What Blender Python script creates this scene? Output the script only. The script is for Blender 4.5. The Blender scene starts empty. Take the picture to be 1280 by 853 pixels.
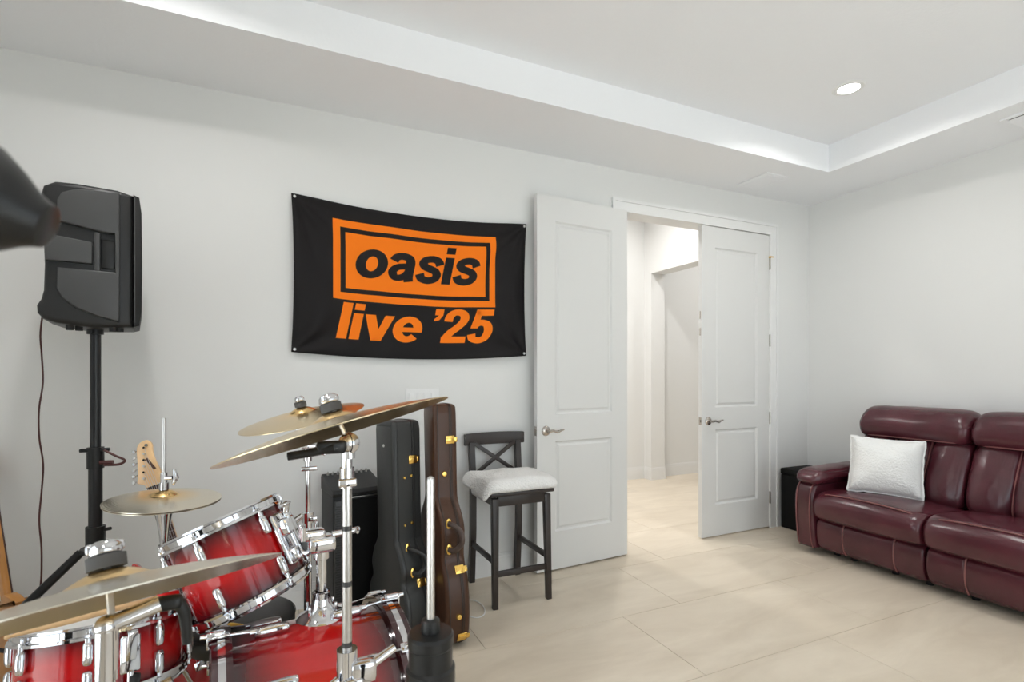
import bpy, bmesh, math, random
from mathutils import Vector, Matrix, Euler, noise
random.seed(7)
PI = math.pi
scene = bpy.context.scene
COL = scene.collection

# ------------------------------------------------------------------ camera
CAM_H = 1.28
cam_data = bpy.data.cameras.new('camera')
cam = bpy.data.objects.new('camera', cam_data)
COL.objects.link(cam)
cam.location = (0, 0, CAM_H)
cam.rotation_euler = (PI/2, 0, -math.radians(24.4))
cam_data.sensor_width = 36.0
cam_data.lens = 650.0/1280.0*36.0
cam_data.shift_y = 41.5/1280.0
cam_data.clip_start = 0.02
cam_data.dof.use_dof = True
cam_data.dof.focus_distance = 2.7
cam_data.dof.aperture_fstop = 7.0
scene.camera = cam

# ------------------------------------------------------------------ world, daylight, exposure
world = bpy.data.worlds.new('daylight')
scene.world = world
world.use_nodes = True
bg = world.node_tree.nodes['Background']
bg.inputs['Color'].default_value = (0.86, 0.93, 1.0, 1)
bg.inputs['Strength'].default_value = 1.68
scene.view_settings.view_transform = 'Standard'
scene.view_settings.look = 'None'
scene.view_settings.gamma = 1.0
scene.view_settings.use_curve_mapping = False
scene.view_settings.exposure = 0.55

RX0, RX1, RY0, RY1 = -1.75, 4.22, -1.75, 3.065      # the room
ZC, ZT = 2.743, 2.94                               # soffit and tray heights
WIN_FRONT = (0.1, 3.4, 0.06, 2.35)                 # window behind the camera (x0, x1, z0, z1)
WIN_LEFT = (-1.3, 1.5, 0.06, 2.35)                 # window in the left wall (y0, y1, z0, z1)

def portal(loc, rot, sx, sy):
    l = bpy.data.lights.new('window_portal', 'AREA')
    l.shape = 'RECTANGLE'; l.size = sx; l.size_y = sy
    l.cycles.is_portal = True
    o = bpy.data.objects.new('window_portal', l); COL.objects.link(o)
    o.location = loc; o.rotation_euler = rot
portal(((WIN_FRONT[0]+WIN_FRONT[1])/2, RY0-0.16, (WIN_FRONT[2]+WIN_FRONT[3])/2), (PI/2, 0, 0),
       WIN_FRONT[1]-WIN_FRONT[0], WIN_FRONT[3]-WIN_FRONT[2])
portal((RX0-0.16, (WIN_LEFT[0]+WIN_LEFT[1])/2, (WIN_LEFT[2]+WIN_LEFT[3])/2), (PI/2, 0, -PI/2),
       WIN_LEFT[1]-WIN_LEFT[0], WIN_LEFT[3]-WIN_LEFT[2])

sun = bpy.data.lights.new('sun', 'SUN'); sun.energy = 10.5; sun.angle = math.radians(3); sun.color = (0.95, 0.97, 1.0)
sun_o = bpy.data.objects.new('sun', sun); COL.objects.link(sun_o)
sun_o.location = (0.5, -6, 8); sun_o.rotation_euler = (math.radians(30), 0, math.radians(-6))     # high sun behind the camera
DOWNLIGHT_W = 6.0
HALL_FILL_W = 14.5

# ------------------------------------------------------------------ materials
MATS = {}
def mat(name, color, rough=0.5, metal=0.0, spec=None, bump=None, vary=None, coat=0.0, emit=None, coord='Object'):
    """bump=(scale, strength, distance); vary=(scale, amount) makes a gentle pigment variation"""
    m = bpy.data.materials.new(name); m.use_nodes = True
    nt = m.node_tree; b = nt.nodes['Principled BSDF']
    b.inputs['Base Color'].default_value = (*color, 1)
    b.inputs['Roughness'].default_value = rough
    b.inputs['Metallic'].default_value = metal
    if spec is not None: b.inputs['Specular IOR Level'].default_value = spec
    if coat: b.inputs['Coat Weight'].default_value = coat; b.inputs['Coat Roughness'].default_value = 0.04
    if emit:
        b.inputs['Emission Color'].default_value = (*emit[0], 1); b.inputs['Emission Strength'].default_value = emit[1]
    if bump or vary:
        tc = nt.nodes.new('ShaderNodeTexCoord')
    if vary:
        n = nt.nodes.new('ShaderNodeTexNoise'); n.inputs['Scale'].default_value = vary[0]; n.inputs['Detail'].default_value = 6
        nt.links.new(tc.outputs[coord], n.inputs['Vector'])
        r = nt.nodes.new('ShaderNodeValToRGB')
        a = vary[1]
        r.color_ramp.elements[0].position = 0.3; r.color_ramp.elements[1].position = 0.7
        r.color_ramp.elements[0].color = (*[max(0, c*(1-a)) for c in color], 1)
        r.color_ramp.elements[1].color = (*[min(1, c*(1+a)) for c in color], 1)
        nt.links.new(n.outputs['Fac'], r.inputs['Fac']); nt.links.new(r.outputs['Color'], b.inputs['Base Color'])
    if bump:
        n = nt.nodes.new('ShaderNodeTexNoise'); n.inputs['Scale'].default_value = bump[0]; n.inputs['Detail'].default_value = 4
        nt.links.new(tc.outputs[coord], n.inputs['Vector'])
        bp = nt.nodes.new('ShaderNodeBump'); bp.inputs['Strength'].default_value = bump[1]; bp.inputs['Distance'].default_value = bump[2]
        nt.links.new(n.outputs['Fac'], bp.inputs['Height']); nt.links.new(bp.outputs['Normal'], b.inputs['Normal'])
    MATS[name] = m
    return m

mat('wall_paint', (0.815, 0.815, 0.80), 0.75, spec=0.25, bump=(220, 0.10, 0.002))
mat('ceiling_paint', (0.92, 0.93, 0.95), 0.85, spec=0.2, bump=(60, 0.25, 0.004))
mat('trim_paint', (0.84, 0.84, 0.83), 0.38, spec=0.4)
mat('door_paint', (0.76, 0.76, 0.745), 0.42, spec=0.4)
mat('grout', (0.50, 0.45, 0.38), 0.9)
mat('white_plastic', (0.86, 0.86, 0.85), 0.35)
mat('chrome', (0.70, 0.70, 0.72), 0.055, 1.0)
mat('brushed_steel', (0.62, 0.61, 0.60), 0.28, 1.0)
mat('nickel', (0.50, 0.46, 0.42), 0.22, 1.0)
mat('gold', (0.92, 0.60, 0.16), 0.20, 1.0)
mat('black_plastic', (0.012, 0.012, 0.012), 0.36, spec=0.35)
mat('black_metal', (0.012, 0.012, 0.013), 0.30, 0.0, spec=0.4)
mat('rubber', (0.02, 0.02, 0.02), 0.8)
mat('speaker_shell', (0.020, 0.020, 0.020), 0.36, spec=0.35, bump=(700, 0.3, 0.001))
mat('speaker_panel', (0.060, 0.060, 0.060), 0.36, spec=0.4, bump=(700, 0.3, 0.001))
mat('grille', (0.014, 0.014, 0.014), 0.5, spec=0.3, bump=(900, 0.6, 0.002))
mat('amp_cloth', (0.007, 0.007, 0.007), 0.9, spec=0.15, bump=(500, 0.5, 0.001))
mat('amp_vinyl', (0.028, 0.028, 0.028), 0.5, spec=0.3, bump=(400, 0.5, 0.001))
mat('case_black', (0.040, 0.041, 0.040), 0.36, spec=0.4, bump=(500, 0.35, 0.001))
mat('case_brown', (0.070, 0.029, 0.014), 0.33, spec=0.4, bump=(260, 0.4, 0.001))
mat('case_trim_black', (0.018, 0.018, 0.018), 0.4)
mat('case_trim_brown', (0.030, 0.016, 0.010), 0.4)
mat('handle_brown', (0.075, 0.050, 0.040), 0.45)
mat('stool_wood', (0.030, 0.022, 0.019), 0.38, vary=(6, 0.25), bump=(90, 0.12, 0.001))
mat('fleece', (0.92, 0.91, 0.89), 0.95, bump=(110, 0.9, 0.010))
mat('pillow_cloth', (0.92, 0.92, 0.90), 0.95, bump=(90, 0.8, 0.010))
mat('leather', (0.074, 0.0135, 0.021), 0.25, spec=0.62, vary=(4, 0.30), bump=(110, 0.20, 0.003))
mat('leather_piping', (0.24, 0.085, 0.080), 0.45)
mat('ottoman_cloth', (0.007, 0.007, 0.007), 0.7, spec=0.2, bump=(600, 0.3, 0.001))
mat('flag_cloth', (0.011, 0.0095, 0.010), 0.7, spec=0.25, bump=(900, 0.15, 0.0006))
mat('flag_orange', (1.0, 0.215, 0.008), 0.7, spec=0.2, bump=(900, 0.15, 0.0006))
mat('drum_head', (0.86, 0.85, 0.82), 0.45)
mat('drum_head_clear', (0.70, 0.70, 0.70), 0.25)
mat('throne_vinyl', (0.020, 0.020, 0.020), 0.42, spec=0.35, bump=(300, 0.3, 0.001))
mat('felt', (0.10, 0.10, 0.10), 0.95)
mat('stick_wood', (0.72, 0.47, 0.24), 0.45, vary=(20, 0.15))
mat('stick_yellow', (0.85, 0.52, 0.06), 0.4)
mat('stick_red', (0.70, 0.015, 0.012), 0.35)
mat('maple', (0.80, 0.52, 0.27), 0.32, vary=(9, 0.15), coat=0.3)
mat('amber_maple', (0.62, 0.27, 0.06), 0.32, vary=(9, 0.15), coat=0.3)
mat('rosewood', (0.075, 0.030, 0.020), 0.45, vary=(30, 0.3))
mat('guitar_red', (0.42, 0.010, 0.012), 0.18, coat=0.6)
mat('rug', (0.50, 0.38, 0.20), 0.95, vary=(14, 0.2), bump=(260, 0.8, 0.004))
mat('cable_red', (0.075, 0.018, 0.016), 0.5)
mat('cable_white', (0.80, 0.79, 0.76), 0.5)
mat('cable_black', (0.015, 0.015, 0.015), 0.5)
mat('lamp_glow', (1, 1, 1), 0.5, emit=((1.0, 0.97, 0.92), 14.0))
mat('vent_dark', (0.10, 0.10, 0.10), 0.8)
def window_glass():
    m = bpy.data.materials.new('glass'); m.use_nodes = True; nt = m.node_tree
    nt.nodes.remove(nt.nodes['Principled BSDF']); out = nt.nodes['Material Output']
    t = nt.nodes.new('ShaderNodeBsdfTransparent'); t.inputs['Color'].default_value = (0.96, 0.98, 0.98, 1)
    g = nt.nodes.new('ShaderNodeBsdfGlossy'); g.inputs['Roughness'].default_value = 0.02
    f = nt.nodes.new('ShaderNodeFresnel'); f.inputs['IOR'].default_value = 1.25
    x = nt.nodes.new('ShaderNodeMixShader')
    nt.links.new(f.outputs['Fac'], x.inputs['Fac']); nt.links.new(t.outputs[0], x.inputs[1]); nt.links.new(g.outputs[0], x.inputs[2]); nt.links.new(x.outputs[0], out.inputs['Surface'])
    MATS['glass'] = m
window_glass()
mat('bounce_concrete', (0.62, 0.60, 0.56), 0.9, vary=(2, 0.08))

def tile_material():
    m = bpy.data.materials.new('floor_tile'); m.use_nodes = True
    nt = m.node_tree; b = nt.nodes['Principled BSDF']
    tc = nt.nodes.new('ShaderNodeTexCoord'); mp = nt.nodes.new('ShaderNodeMapping')
    mp.inputs['Scale'].default_value = (0.9, 3.2, 1)
    geo = nt.nodes.new('ShaderNodeNewGeometry')
    nt.links.new(geo.outputs['Position'], mp.inputs['Vector'])
    n = nt.nodes.new('ShaderNodeTexNoise'); n.inputs['Scale'].default_value = 1.6; n.inputs['Detail'].default_value = 9; n.inputs['Roughness'].default_value = 0.62
    n.inputs['Distortion'].default_value = 0.6
    nt.links.new(mp.outputs['Vector'], n.inputs['Vector'])
    r = nt.nodes.new('ShaderNodeValToRGB')
    r.color_ramp.elements[0].position = 0.32; r.color_ramp.elements[0].color = (0.620, 0.532, 0.418, 1)
    r.color_ramp.elements[1].position = 0.70; r.color_ramp.elements[1].color = (0.752, 0.664, 0.540, 1)
    nt.links.new(n.outputs['Fac'], r.inputs['Fac'])
    oi = nt.nodes.new('ShaderNodeObjectInfo')
    hs = nt.nodes.new('ShaderNodeHueSaturation')
    mr = nt.nodes.new('ShaderNodeMapRange'); mr.inputs['To Min'].default_value = 0.965; mr.inputs['To Max'].default_value = 1.035
    nt.links.new(oi.outputs['Random'], mr.inputs['Value']); nt.links.new(mr.outputs['Result'], hs.inputs['Value'])
    nt.links.new(r.outputs['Color'], hs.inputs['Color']); nt.links.new(hs.outputs['Color'], b.inputs['Base Color'])
    b.inputs['Roughness'].default_value = 0.36; b.inputs['Specular IOR Level'].default_value = 0.4
    MATS['floor_tile'] = m
tile_material()

def burst_material(name, half, coat=0.35, bright=(0.56, 0.006, 0.007), dark=(0.022, 0.002, 0.005)):
    """lacquered red shell whose pigment fades to dark burgundy at both ends of the drum axis"""
    m = bpy.data.materials.new(name); m.use_nodes = True
    nt = m.node_tree; b = nt.nodes['Principled BSDF']
    tc = nt.nodes.new('ShaderNodeTexCoord'); sp = nt.nodes.new('ShaderNodeSeparateXYZ')
    nt.links.new(tc.outputs['Object'], sp.inputs['Vector'])
    ab = nt.nodes.new('ShaderNodeMath'); ab.operation = 'ABSOLUTE'
    nt.links.new(sp.outputs['Z'], ab.inputs[0])
    dv = nt.nodes.new('ShaderNodeMath'); dv.operation = 'DIVIDE'; dv.inputs[1].default_value = half
    nt.links.new(ab.outputs[0], dv.inputs[0])
    r = nt.nodes.new('ShaderNodeValToRGB')
    r.color_ramp.elements[0].position = 0.22; r.color_ramp.elements[0].color = (*bright, 1)
    r.color_ramp.elements[1].position = 0.88; r.color_ramp.elements[1].color = (*dark, 1)
    nt.links.new(dv.outputs[0], r.inputs['Fac'])
    mp = nt.nodes.new('ShaderNodeMapping'); mp.inputs['Scale'].default_value = (14, 14, 1.5)
    nt.links.new(tc.outputs['Object'], mp.inputs['Vector'])
    n = nt.nodes.new('ShaderNodeTexNoise'); n.inputs['Scale'].default_value = 4; n.inputs['Detail'].default_value = 5
    nt.links.new(mp.outputs['Vector'], n.inputs['Vector'])
    mx = nt.nodes.new('ShaderNodeMix'); mx.data_type = 'RGBA'; mx.blend_type = 'MULTIPLY'
    r2 = nt.nodes.new('ShaderNodeValToRGB'); r2.color_ramp.elements[0].color = (0.6, 0.6, 0.6, 1)
    nt.links.new(n.outputs['Fac'], r2.inputs['Fac'])
    mx.inputs['Factor'].default_value = 0.6
    nt.links.new(r.outputs['Color'], mx.inputs['A']); nt.links.new(r2.outputs['Color'], mx.inputs['B'])
    nt.links.new(mx.outputs['Result'], b.inputs['Base Color'])
    b.inputs['Roughness'].default_value = 0.16
    b.inputs['Coat Weight'].default_value = coat; b.inputs['Coat Roughness'].default_value = 0.02; b.inputs['Specular IOR Level'].default_value = 0.4
    MATS[name] = m

def cymbal_material(name, color, rough):
    m = bpy.data.materials.new(name); m.use_nodes = True
    nt = m.node_tree; b = nt.nodes['Principled BSDF']
    b.inputs['Metallic'].default_value = 1.0; b.inputs['Roughness'].default_value = rough
    tc = nt.nodes.new('ShaderNodeTexCoord')
    w = nt.nodes.new('ShaderNodeTexWave'); w.wave_type = 'RINGS'; w.rings_direction = 'Z'
    w.inputs['Scale'].default_value = 45; w.inputs['Distortion'].default_value = 0.6; w.inputs['Detail'].default_value = 2
    nt.links.new(tc.outputs['Object'], w.inputs['Vector'])
    bp = nt.nodes.new('ShaderNodeBump'); bp.inputs['Strength'].default_value = 0.12; bp.inputs['Distance'].default_value = 0.0006
    nt.links.new(w.outputs['Fac'], bp.inputs['Height']); nt.links.new(bp.outputs['Normal'], b.inputs['Normal'])
    r = nt.nodes.new('ShaderNodeValToRGB')
    r.color_ramp.elements[0].color = (*[c*0.86 for c in color], 1); r.color_ramp.elements[1].color = (*color, 1)
    nt.links.new(w.outputs['Fac'], r.inputs['Fac'])
    # warm reflection painted in as a golden bell tint, paler lathed bow
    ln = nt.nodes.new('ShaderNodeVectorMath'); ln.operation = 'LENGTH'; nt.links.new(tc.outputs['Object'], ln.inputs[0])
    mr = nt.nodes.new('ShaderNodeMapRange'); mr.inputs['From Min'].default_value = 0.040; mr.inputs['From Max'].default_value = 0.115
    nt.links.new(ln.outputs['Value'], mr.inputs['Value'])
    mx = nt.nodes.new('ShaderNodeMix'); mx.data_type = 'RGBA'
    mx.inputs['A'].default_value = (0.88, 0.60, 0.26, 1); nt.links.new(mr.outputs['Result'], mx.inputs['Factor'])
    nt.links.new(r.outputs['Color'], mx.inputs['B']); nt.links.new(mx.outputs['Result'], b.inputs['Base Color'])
    MATS[name] = m
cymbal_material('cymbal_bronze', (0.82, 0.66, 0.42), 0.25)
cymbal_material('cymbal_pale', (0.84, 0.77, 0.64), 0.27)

# ------------------------------------------------------------------ mesh helpers
def frame_z(d, up=(0, 0, 1)):
    """rotation matrix whose Z axis is d"""
    d = Vector(d).normalized()
    u = Vector(up)
    if abs(d.dot(u)) > 0.995: u = Vector((1, 0, 0))
    x = u.cross(d).normalized(); y = d.cross(x)
    return Matrix((x, y, d)).transposed().to_4x4()

class MB:
    def __init__(s): s.bm = bmesh.new()
    def merge(s, other, M=None):
        if M is not None: other.transform(M)
        me = bpy.data.meshes.new('tmp'); other.to_mesh(me); other.free()
        s.bm.from_mesh(me); bpy.data.meshes.remove(me)
        return s
    def box(s, c, size, rot=None, bev=0.0, seg=2):
        b = bmesh.new(); bmesh.ops.create_cube(b, size=1.0)
        bmesh.ops.scale(b, vec=size, verts=b.verts)
        if bev: bmesh.ops.bevel(b, geom=b.edges[:], offset=bev, segments=seg, profile=0.5, affect='EDGES')
        M = Matrix.Translation(c)
        if rot is not None: M = M @ (rot if isinstance(rot, Matrix) else Euler(rot).to_matrix().to_4x4())
        return s.merge(b, M)
    def bounds(s, x0, x1, y0, y1, z0, z1, bev=0.0):
        return s.box(((x0+x1)/2, (y0+y1)/2, (z0+z1)/2), (x1-x0, y1-y0, z1-z0), bev=bev)
    def cyl(s, p0, p1, r0, r1=None, seg=16, cap=True):
        p0, p1 = Vector(p0), Vector(p1); r1 = r0 if r1 is None else r1
        b = bmesh.new(); L = (p1-p0).length
        bmesh.ops.create_cone(b, cap_ends=cap, segments=seg, radius1=r0, radius2=r1, depth=L)
        return s.merge(b, Matrix.Translation((p0+p1)/2) @ frame_z(p1-p0))
    def lathe(s, prof, M=None, seg=32, closed=False):
        """prof: list of (r, z) turned about Z; closed joins last profile point to the first"""
        b = bmesh.new(); rings = []
        for r, z in prof:
            if r < 1e-6: rings.append([b.verts.new((0, 0, z))])
            else: rings.append([b.verts.new((r*math.cos(2*PI*i/seg), r*math.sin(2*PI*i/seg), z)) for i in range(seg)])
        pairs = list(zip(rings[:-1], rings[1:]))
        if closed: pairs.append((rings[-1], rings[0]))
        for a, c in pairs:
            for i in range(seg):
                j = (i+1) % seg
                if len(a) == 1 and len(c) == 1: break
                if len(a) == 1: b.faces.new((a[0], c[j], c[i])) if False else b.faces.new((a[0], c[i], c[j]))
                elif len(c) == 1: b.faces.new((a[i], a[j], c[0]))
                else: b.faces.new((a[i], a[j], c[j], c[i]))
        bmesh.ops.recalc_face_normals(b, faces=b.faces)
        return s.merge(b, M)
    def tube(s, pts, r, seg=8, smooth_n=0, cap=True):
        pts = [Vector(p) for p in pts]
        if smooth_n:
            P = pts; out = []
            for i in range(len(P)-1):
                a = P[max(i-1, 0)]; b_ = P[i]; c = P[i+1]; d = P[min(i+2, len(P)-1)]
                for k in range(smooth_n):
                    t = k/smooth_n
                    out.append(0.5*((2*b_)+(-a+c)*t+(2*a-5*b_+4*c-d)*t*t+(-a+3*b_-3*c+d)*t**3))
            out.append(P[-1]); pts = out
        rs = r if isinstance(r, (list, tuple)) else [r]*len(pts)
        if len(rs) != len(pts): rs = [rs[0]+(rs[-1]-rs[0])*i/(len(pts)-1) for i in range(len(pts))]
        b = bmesh.new(); rings = []
        d0 = (pts[1]-pts[0]).normalized()
        n = d0.orthogonal().normalized()
        for i, p in enumerate(pts):
            d = (pts[min(i+1, len(pts)-1)]-pts[max(i-1, 0)]).normalized()
            n = (n-d*n.dot(d))
            n = n.normalized() if n.length > 1e-6 else d.orthogonal().normalized()
            m = d.cross(n)
            rings.append([b.verts.new(p+(n*math.cos(2*PI*k/seg)+m*math.sin(2*PI*k/seg))*rs[i]) for k in range(seg)])
        for a, c in zip(rings[:-1], rings[1:]):
            for i in range(seg):
                j = (i+1) % seg; b.faces.new((a[i], a[j], c[j], c[i]))
        if cap: b.faces.new(rings[0][::-1]); b.faces.new(rings[-1])
        return s.merge(b)
    def ball(s, c, r, M=None, seg=16):
        b = bmesh.new(); bmesh.ops.create_uvsphere(b, u_segments=seg, v_segments=max(6, seg//2), radius=1)
        sc = (r, r, r) if not isinstance(r, (tuple, list)) else r
        X = Matrix.Translation(c) @ (M if M is not None else Matrix()) @ Matrix.Diagonal((*sc, 1))
        return s.merge(b, X)
    def rbox(s, c, size, r, puff=(0, 0, 0), n=10, M=None, fn=None):
        """rounded, puffed box (cushion)"""
        b = bmesh.new(); bmesh.ops.create_cube(b, size=2.0)
        bmesh.ops.subdivide_edges(b, edges=b.edges[:], cuts=n, use_grid_fill=True)
        h = Vector(size)/2
        for v in b.verts:
            p = v.co.copy()
            q = Vector([math.sin(x*PI/2) if abs(x) > 0 else 0 for x in p])   # cluster verts towards the edges
            full = Vector((q.x*h.x, q.y*h.y, q.z*h.z))
            core = Vector([max(-h[i]+min(r, h[i]), min(h[i]-min(r, h[i]), full[i])) for i in range(3)])
            off = full-core
            if off.length > 1e-9: full = core+off.normalized()*min(r, *h)*min(1, off.length/min(r, *h)) if off.length > min(r, *h) else full
            a = [1-q[i]**2 for i in range(3)]
            full.x += puff[0]*p.x*a[1]*a[2]; full.y += puff[1]*p.y*a[0]*a[2]; full.z += puff[2]*p.z*a[0]*a[1]
            if fn: full = fn(full)
            v.co = full
        X = Matrix.Translation(c) @ (M if M is not None else Matrix())
        return s.merge(b, X)
    def sweep(s, prof, y0, y1, rnd=0.03, st=7, fn=None):
        """closed (x, z) profile swept along Y with rounded, shrunken ends"""
        b = bmesh.new()
        cx = sum(p[0] for p in prof)/len(prof); cz = sum(p[1] for p in prof)/len(prof)
        ext = max(math.hypot(p[0]-cx, p[1]-cz) for p in prof)
        ys = []
        for k in range(st):
            a = PI/2*k/(st-1)
            ys.append((y0+rnd*(1-math.sin(a)), rnd*(1-math.cos(PI/2-a)) if False else rnd*(1-math.sin(a))))
        left = [(y0+rnd*(1-math.cos(PI/2*k/(st-1))), rnd*(1-math.sin(PI/2*k/(st-1)))) for k in range(st)]
        mid = [(y0+rnd+(y1-y0-2*rnd)*k/9, 0) for k in range(1, 9)]
        right = [(y1-(y-y0), ins) for y, ins in left][::-1]
        rings = []
        for y, ins in left+mid+right:
            k = 1-ins/ext
            ring = []
            for px, pz in prof:
                x, z = cx+(px-cx)*k, cz+(pz-cz)*k
                co = Vector((x, y, z))
                if fn: co = fn(co, (y-y0)/(y1-y0))
                ring.append(b.verts.new(co))
            rings.append(ring)
        m = len(prof)
        for a, c in zip(rings[:-1], rings[1:]):
            for i in range(m):
                j = (i+1) % m; b.faces.new((a[i], a[j], c[j], c[i]))
        b.faces.new(rings[0]); b.faces.new(rings[-1][::-1])
        bmesh.ops.recalc_face_normals(b, faces=b.faces)
        return s.merge(b)
    def prism(s, outline, t0, t1, M=None, bev=0.0, seg=3):
        """outline of (a, b) in the local XY plane, extruded from z=t0 to z=t1"""
        b = bmesh.new()
        f = b.faces.new([b.verts.new((p[0], p[1], t0)) for p in outline])
        ex = bmesh.ops.extrude_face_region(b, geom=[f])
        bmesh.ops.translate(b, vec=(0, 0, t1-t0), verts=[g for g in ex['geom'] if isinstance(g, bmesh.types.BMVert)])
        bmesh.ops.recalc_face_normals(b, faces=b.faces)
        if bev:
            es = [e for e in b.edges if abs(e.verts[0].co.z-e.verts[1].co.z) < 1e-6]
            bmesh.ops.bevel(b, geom=es, offset=bev, segments=seg, profile=0.5, affect='EDGES')
        return s.merge(b, M)
    def build(s, name, m, parent=None, smooth=35, loc=None):
        me = bpy.data.meshes.new(name); s.bm.to_mesh(me); s.bm.free()
        me.materials.append(MATS[m] if isinstance(m, str) else m)
        if smooth:
            me.polygons.foreach_set('use_smooth', [True]*len(me.polygons))
            if smooth < 179: me.set_sharp_from_angle(angle=math.radians(smooth))
        o = bpy.data.objects.new(name, me); COL.objects.link(o)
        if parent is not None: o.parent = parent
        if loc is not None: o.location = loc
        return o

def tag(o, label=None, cat=None, group=None, kind=None):
    if label: o['label'] = label
    if cat: o['category'] = cat
    if group: o['group'] = group
    if kind: o['kind'] = kind
    return o
def thing(name, label, cat, loc=(0, 0, 0), rot=None, group=None):
    o = bpy.data.objects.new(name, None); COL.objects.link(o)
    o.empty_display_size = 0.1
    if isinstance(rot, Matrix): o.matrix_world = Matrix.Translation(loc) @ rot
    else:
        o.location = loc
        if rot is not None: o.rotation_euler = rot if isinstance(rot, (tuple, list)) else (0, 0, rot)
    return tag(o, label, cat, group)
def share(src, name, parent, M):
    """another copy of a part, sharing its mesh"""
    o = bpy.data.objects.new(name, src.data); COL.objects.link(o); o.parent = parent; o.matrix_local = M
    return o
def smooth_poly(pts, n=6):
    """closed Catmull-Rom through pts"""
    out = []; L = len(pts)
    for i in range(L):
        a, b, c, d = [Vector(pts[(i+k) % L]) for k in (-1, 0, 1, 2)]
        for k in range(n):
            t = k/n
            out.append(tuple(0.5*((2*b)+(-a+c)*t+(2*a-5*b+4*c-d)*t*t+(-a+3*b-3*c+d)*t**3)))
    return out

# ------------------------------------------------------------------ the setting
WT = 0.135     # wall thickness
DX0, DX1, DH = 2.252, 3.748, 2.445      # double door opening

# floor: grout bed with separate large tiles
HX0, HX1, HY1 = -1.75, 6.3, 5.16
fl = MB().bounds(RX0-WT, HX1, RY0-WT, HY1+0.1, -0.06, -0.0022).build('floor', 'grout'); tag(fl, kind='structure')
TP, TL_, G = 0.583, 1.166, 0.0022
row0 = 1.672
tile_meshes = {}
k0 = int(math.floor((RY0-row0)/TP)); k1 = int(math.ceil((HY1-row0)/TP))
for k in range(k0, k1+1):
    ya, yb = row0+k*TP, row0+(k+1)*TP
    off = 1.664+[0.0, 0.39, 0.78][k % 3]
    i0 = int(math.floor((RX0-off)/TL_)); i1 = int(math.ceil((HX1-off)/TL_))
    for i in range(i0, i1+1):
        xa, xb = off+i*TL_, off+(i+1)*TL_
        xmax = RX1 if (ya+yb)/2 < RY1 else HX1
        x0, x1 = max(xa, RX0-0.1)+G/2, min(xb, xmax+0.1)-G/2
        y0, y1 = max(ya, RY0-0.1)+G/2, min(yb, HY1+0.05)-G/2
        if x1-x0 < 0.03 or y1-y0 < 0.03: continue
        key = (round(x1-x0, 3), round(y1-y0, 3))
        if key not in tile_meshes:
            t = MB().box((0, 0, -0.005), (x1-x0, y1-y0, 0.01), bev=0.0009, seg=1).build('tile', 'floor_tile', fl, smooth=0)
            t.location = ((x0+x1)/2, (y0+y1)/2, 0); tile_meshes[key] = t
        else:
            share(tile_meshes[key], 'tile', fl, Matrix.Translation(((x0+x1)/2, (y0+y1)/2, 0)))

def struct(name, mb, m, smooth=0):
    o = mb.build(name, m, smooth=smooth); tag(o, kind='structure'); return o

def flat_panels(mb, axis, lo, hi, a0, a1, z0, z1, hole=None):
    """wall slab between lo and hi across its axis, with an optional rectangular hole (h0, h1, hz0, hz1)"""
    def put(p0, p1, q0, q1):
        if p1-p0 < 1e-4 or q1-q0 < 1e-4: return
        if axis == 'y': mb.bounds(p0, p1, lo, hi, q0, q1)
        else: mb.bounds(lo, hi, p0, p1, q0, q1)
    if hole is None: put(a0, a1, z0, z1)
    else:
        h0, h1, g0, g1 = hole
        put(a0, h0, z0, z1); put(h1, a1, z0, z1); put(h0, h1, g1, z1); put(h0, h1, z0, g0)
    return mb
struct('wall_back', flat_panels(MB(), 'y', RY1, RY1+WT, RX0-WT, RX1+WT, 0, ZT, (DX0, DX1, 0, DH)), 'wall_paint')
struct('wall_right', flat_panels(MB(), 'x', RX1, RX1+WT, RY0-WT, RY1, 0, ZT), 'wall_paint')
struct('wall_front', flat_panels(MB(), 'y', RY0-WT, RY0, RX0-WT, RX1, 0, ZT, WIN_FRONT), 'wall_paint')
struct('wall_left', flat_panels(MB(), 'x', RX0-WT, RX0, RY0, RY1, 0, ZT, WIN_LEFT), 'wall_paint')
# ceiling with a stepped tray
TX0, TX1, TY0, TY1 = -1.17, 3.644, -1.16, 2.481
cm = MB()
cm.bounds(RX0-WT, RX1+WT, RY0-WT, TY0, ZC, ZT); cm.bounds(RX0-WT, RX1+WT, TY1, RY1, ZC, ZT)
cm.bounds(RX0-WT, TX0, TY0, TY1, ZC, ZT); cm.bounds(TX1, RX1+WT, TY0, TY1, ZC, ZT)
cm.bounds(RX0-WT, RX1+WT, RY0-WT, RY1+WT, ZT, ZT+0.08)
struct('ceiling', cm, 'ceiling_paint')

# windows behind the camera and in the left wall
def window(name, axis, lo, a0, a1, z0, z1, nm):
    w = thing(name, None, None); w['kind'] = 'structure'
    fr = MB(); e = 0.05
    def b(mb, p0, p1, q0, q1, d0, d1):
        if axis == 'y': mb.bounds(p0, p1, lo+d0, lo+d1, q0, q1)
        else: mb.bounds(lo+d0, lo+d1, p0, p1, q0, q1)
    b(fr, a0, a1, z0, z0+e, 0.0, 0.06); b(fr, a0, a1, z1-e, z1, 0.0, 0.06)
    b(fr, a0, a0+e, z0+e, z1-e, 0.0, 0.06); b(fr, a1-e, a1, z0+e, z1-e, 0.0, 0.06)
    for i in range(1, nm):
        c = a0+(a1-a0)*i/nm; b(fr, c-e/2, c+e/2, z0+e, z1-e, 0.0, 0.06)
    fr.build('window_frame', 'trim_paint', w, smooth=0)
    for i in range(nm):
        p = MB(); c0 = a0+(a1-a0)*i/nm+e/2; c1 = a0+(a1-a0)*(i+1)/nm-e/2
        b(p, c0, c1, z0+e, z1-e, 0.027, 0.033); p.build('pane', 'glass', w, smooth=0)
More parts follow.
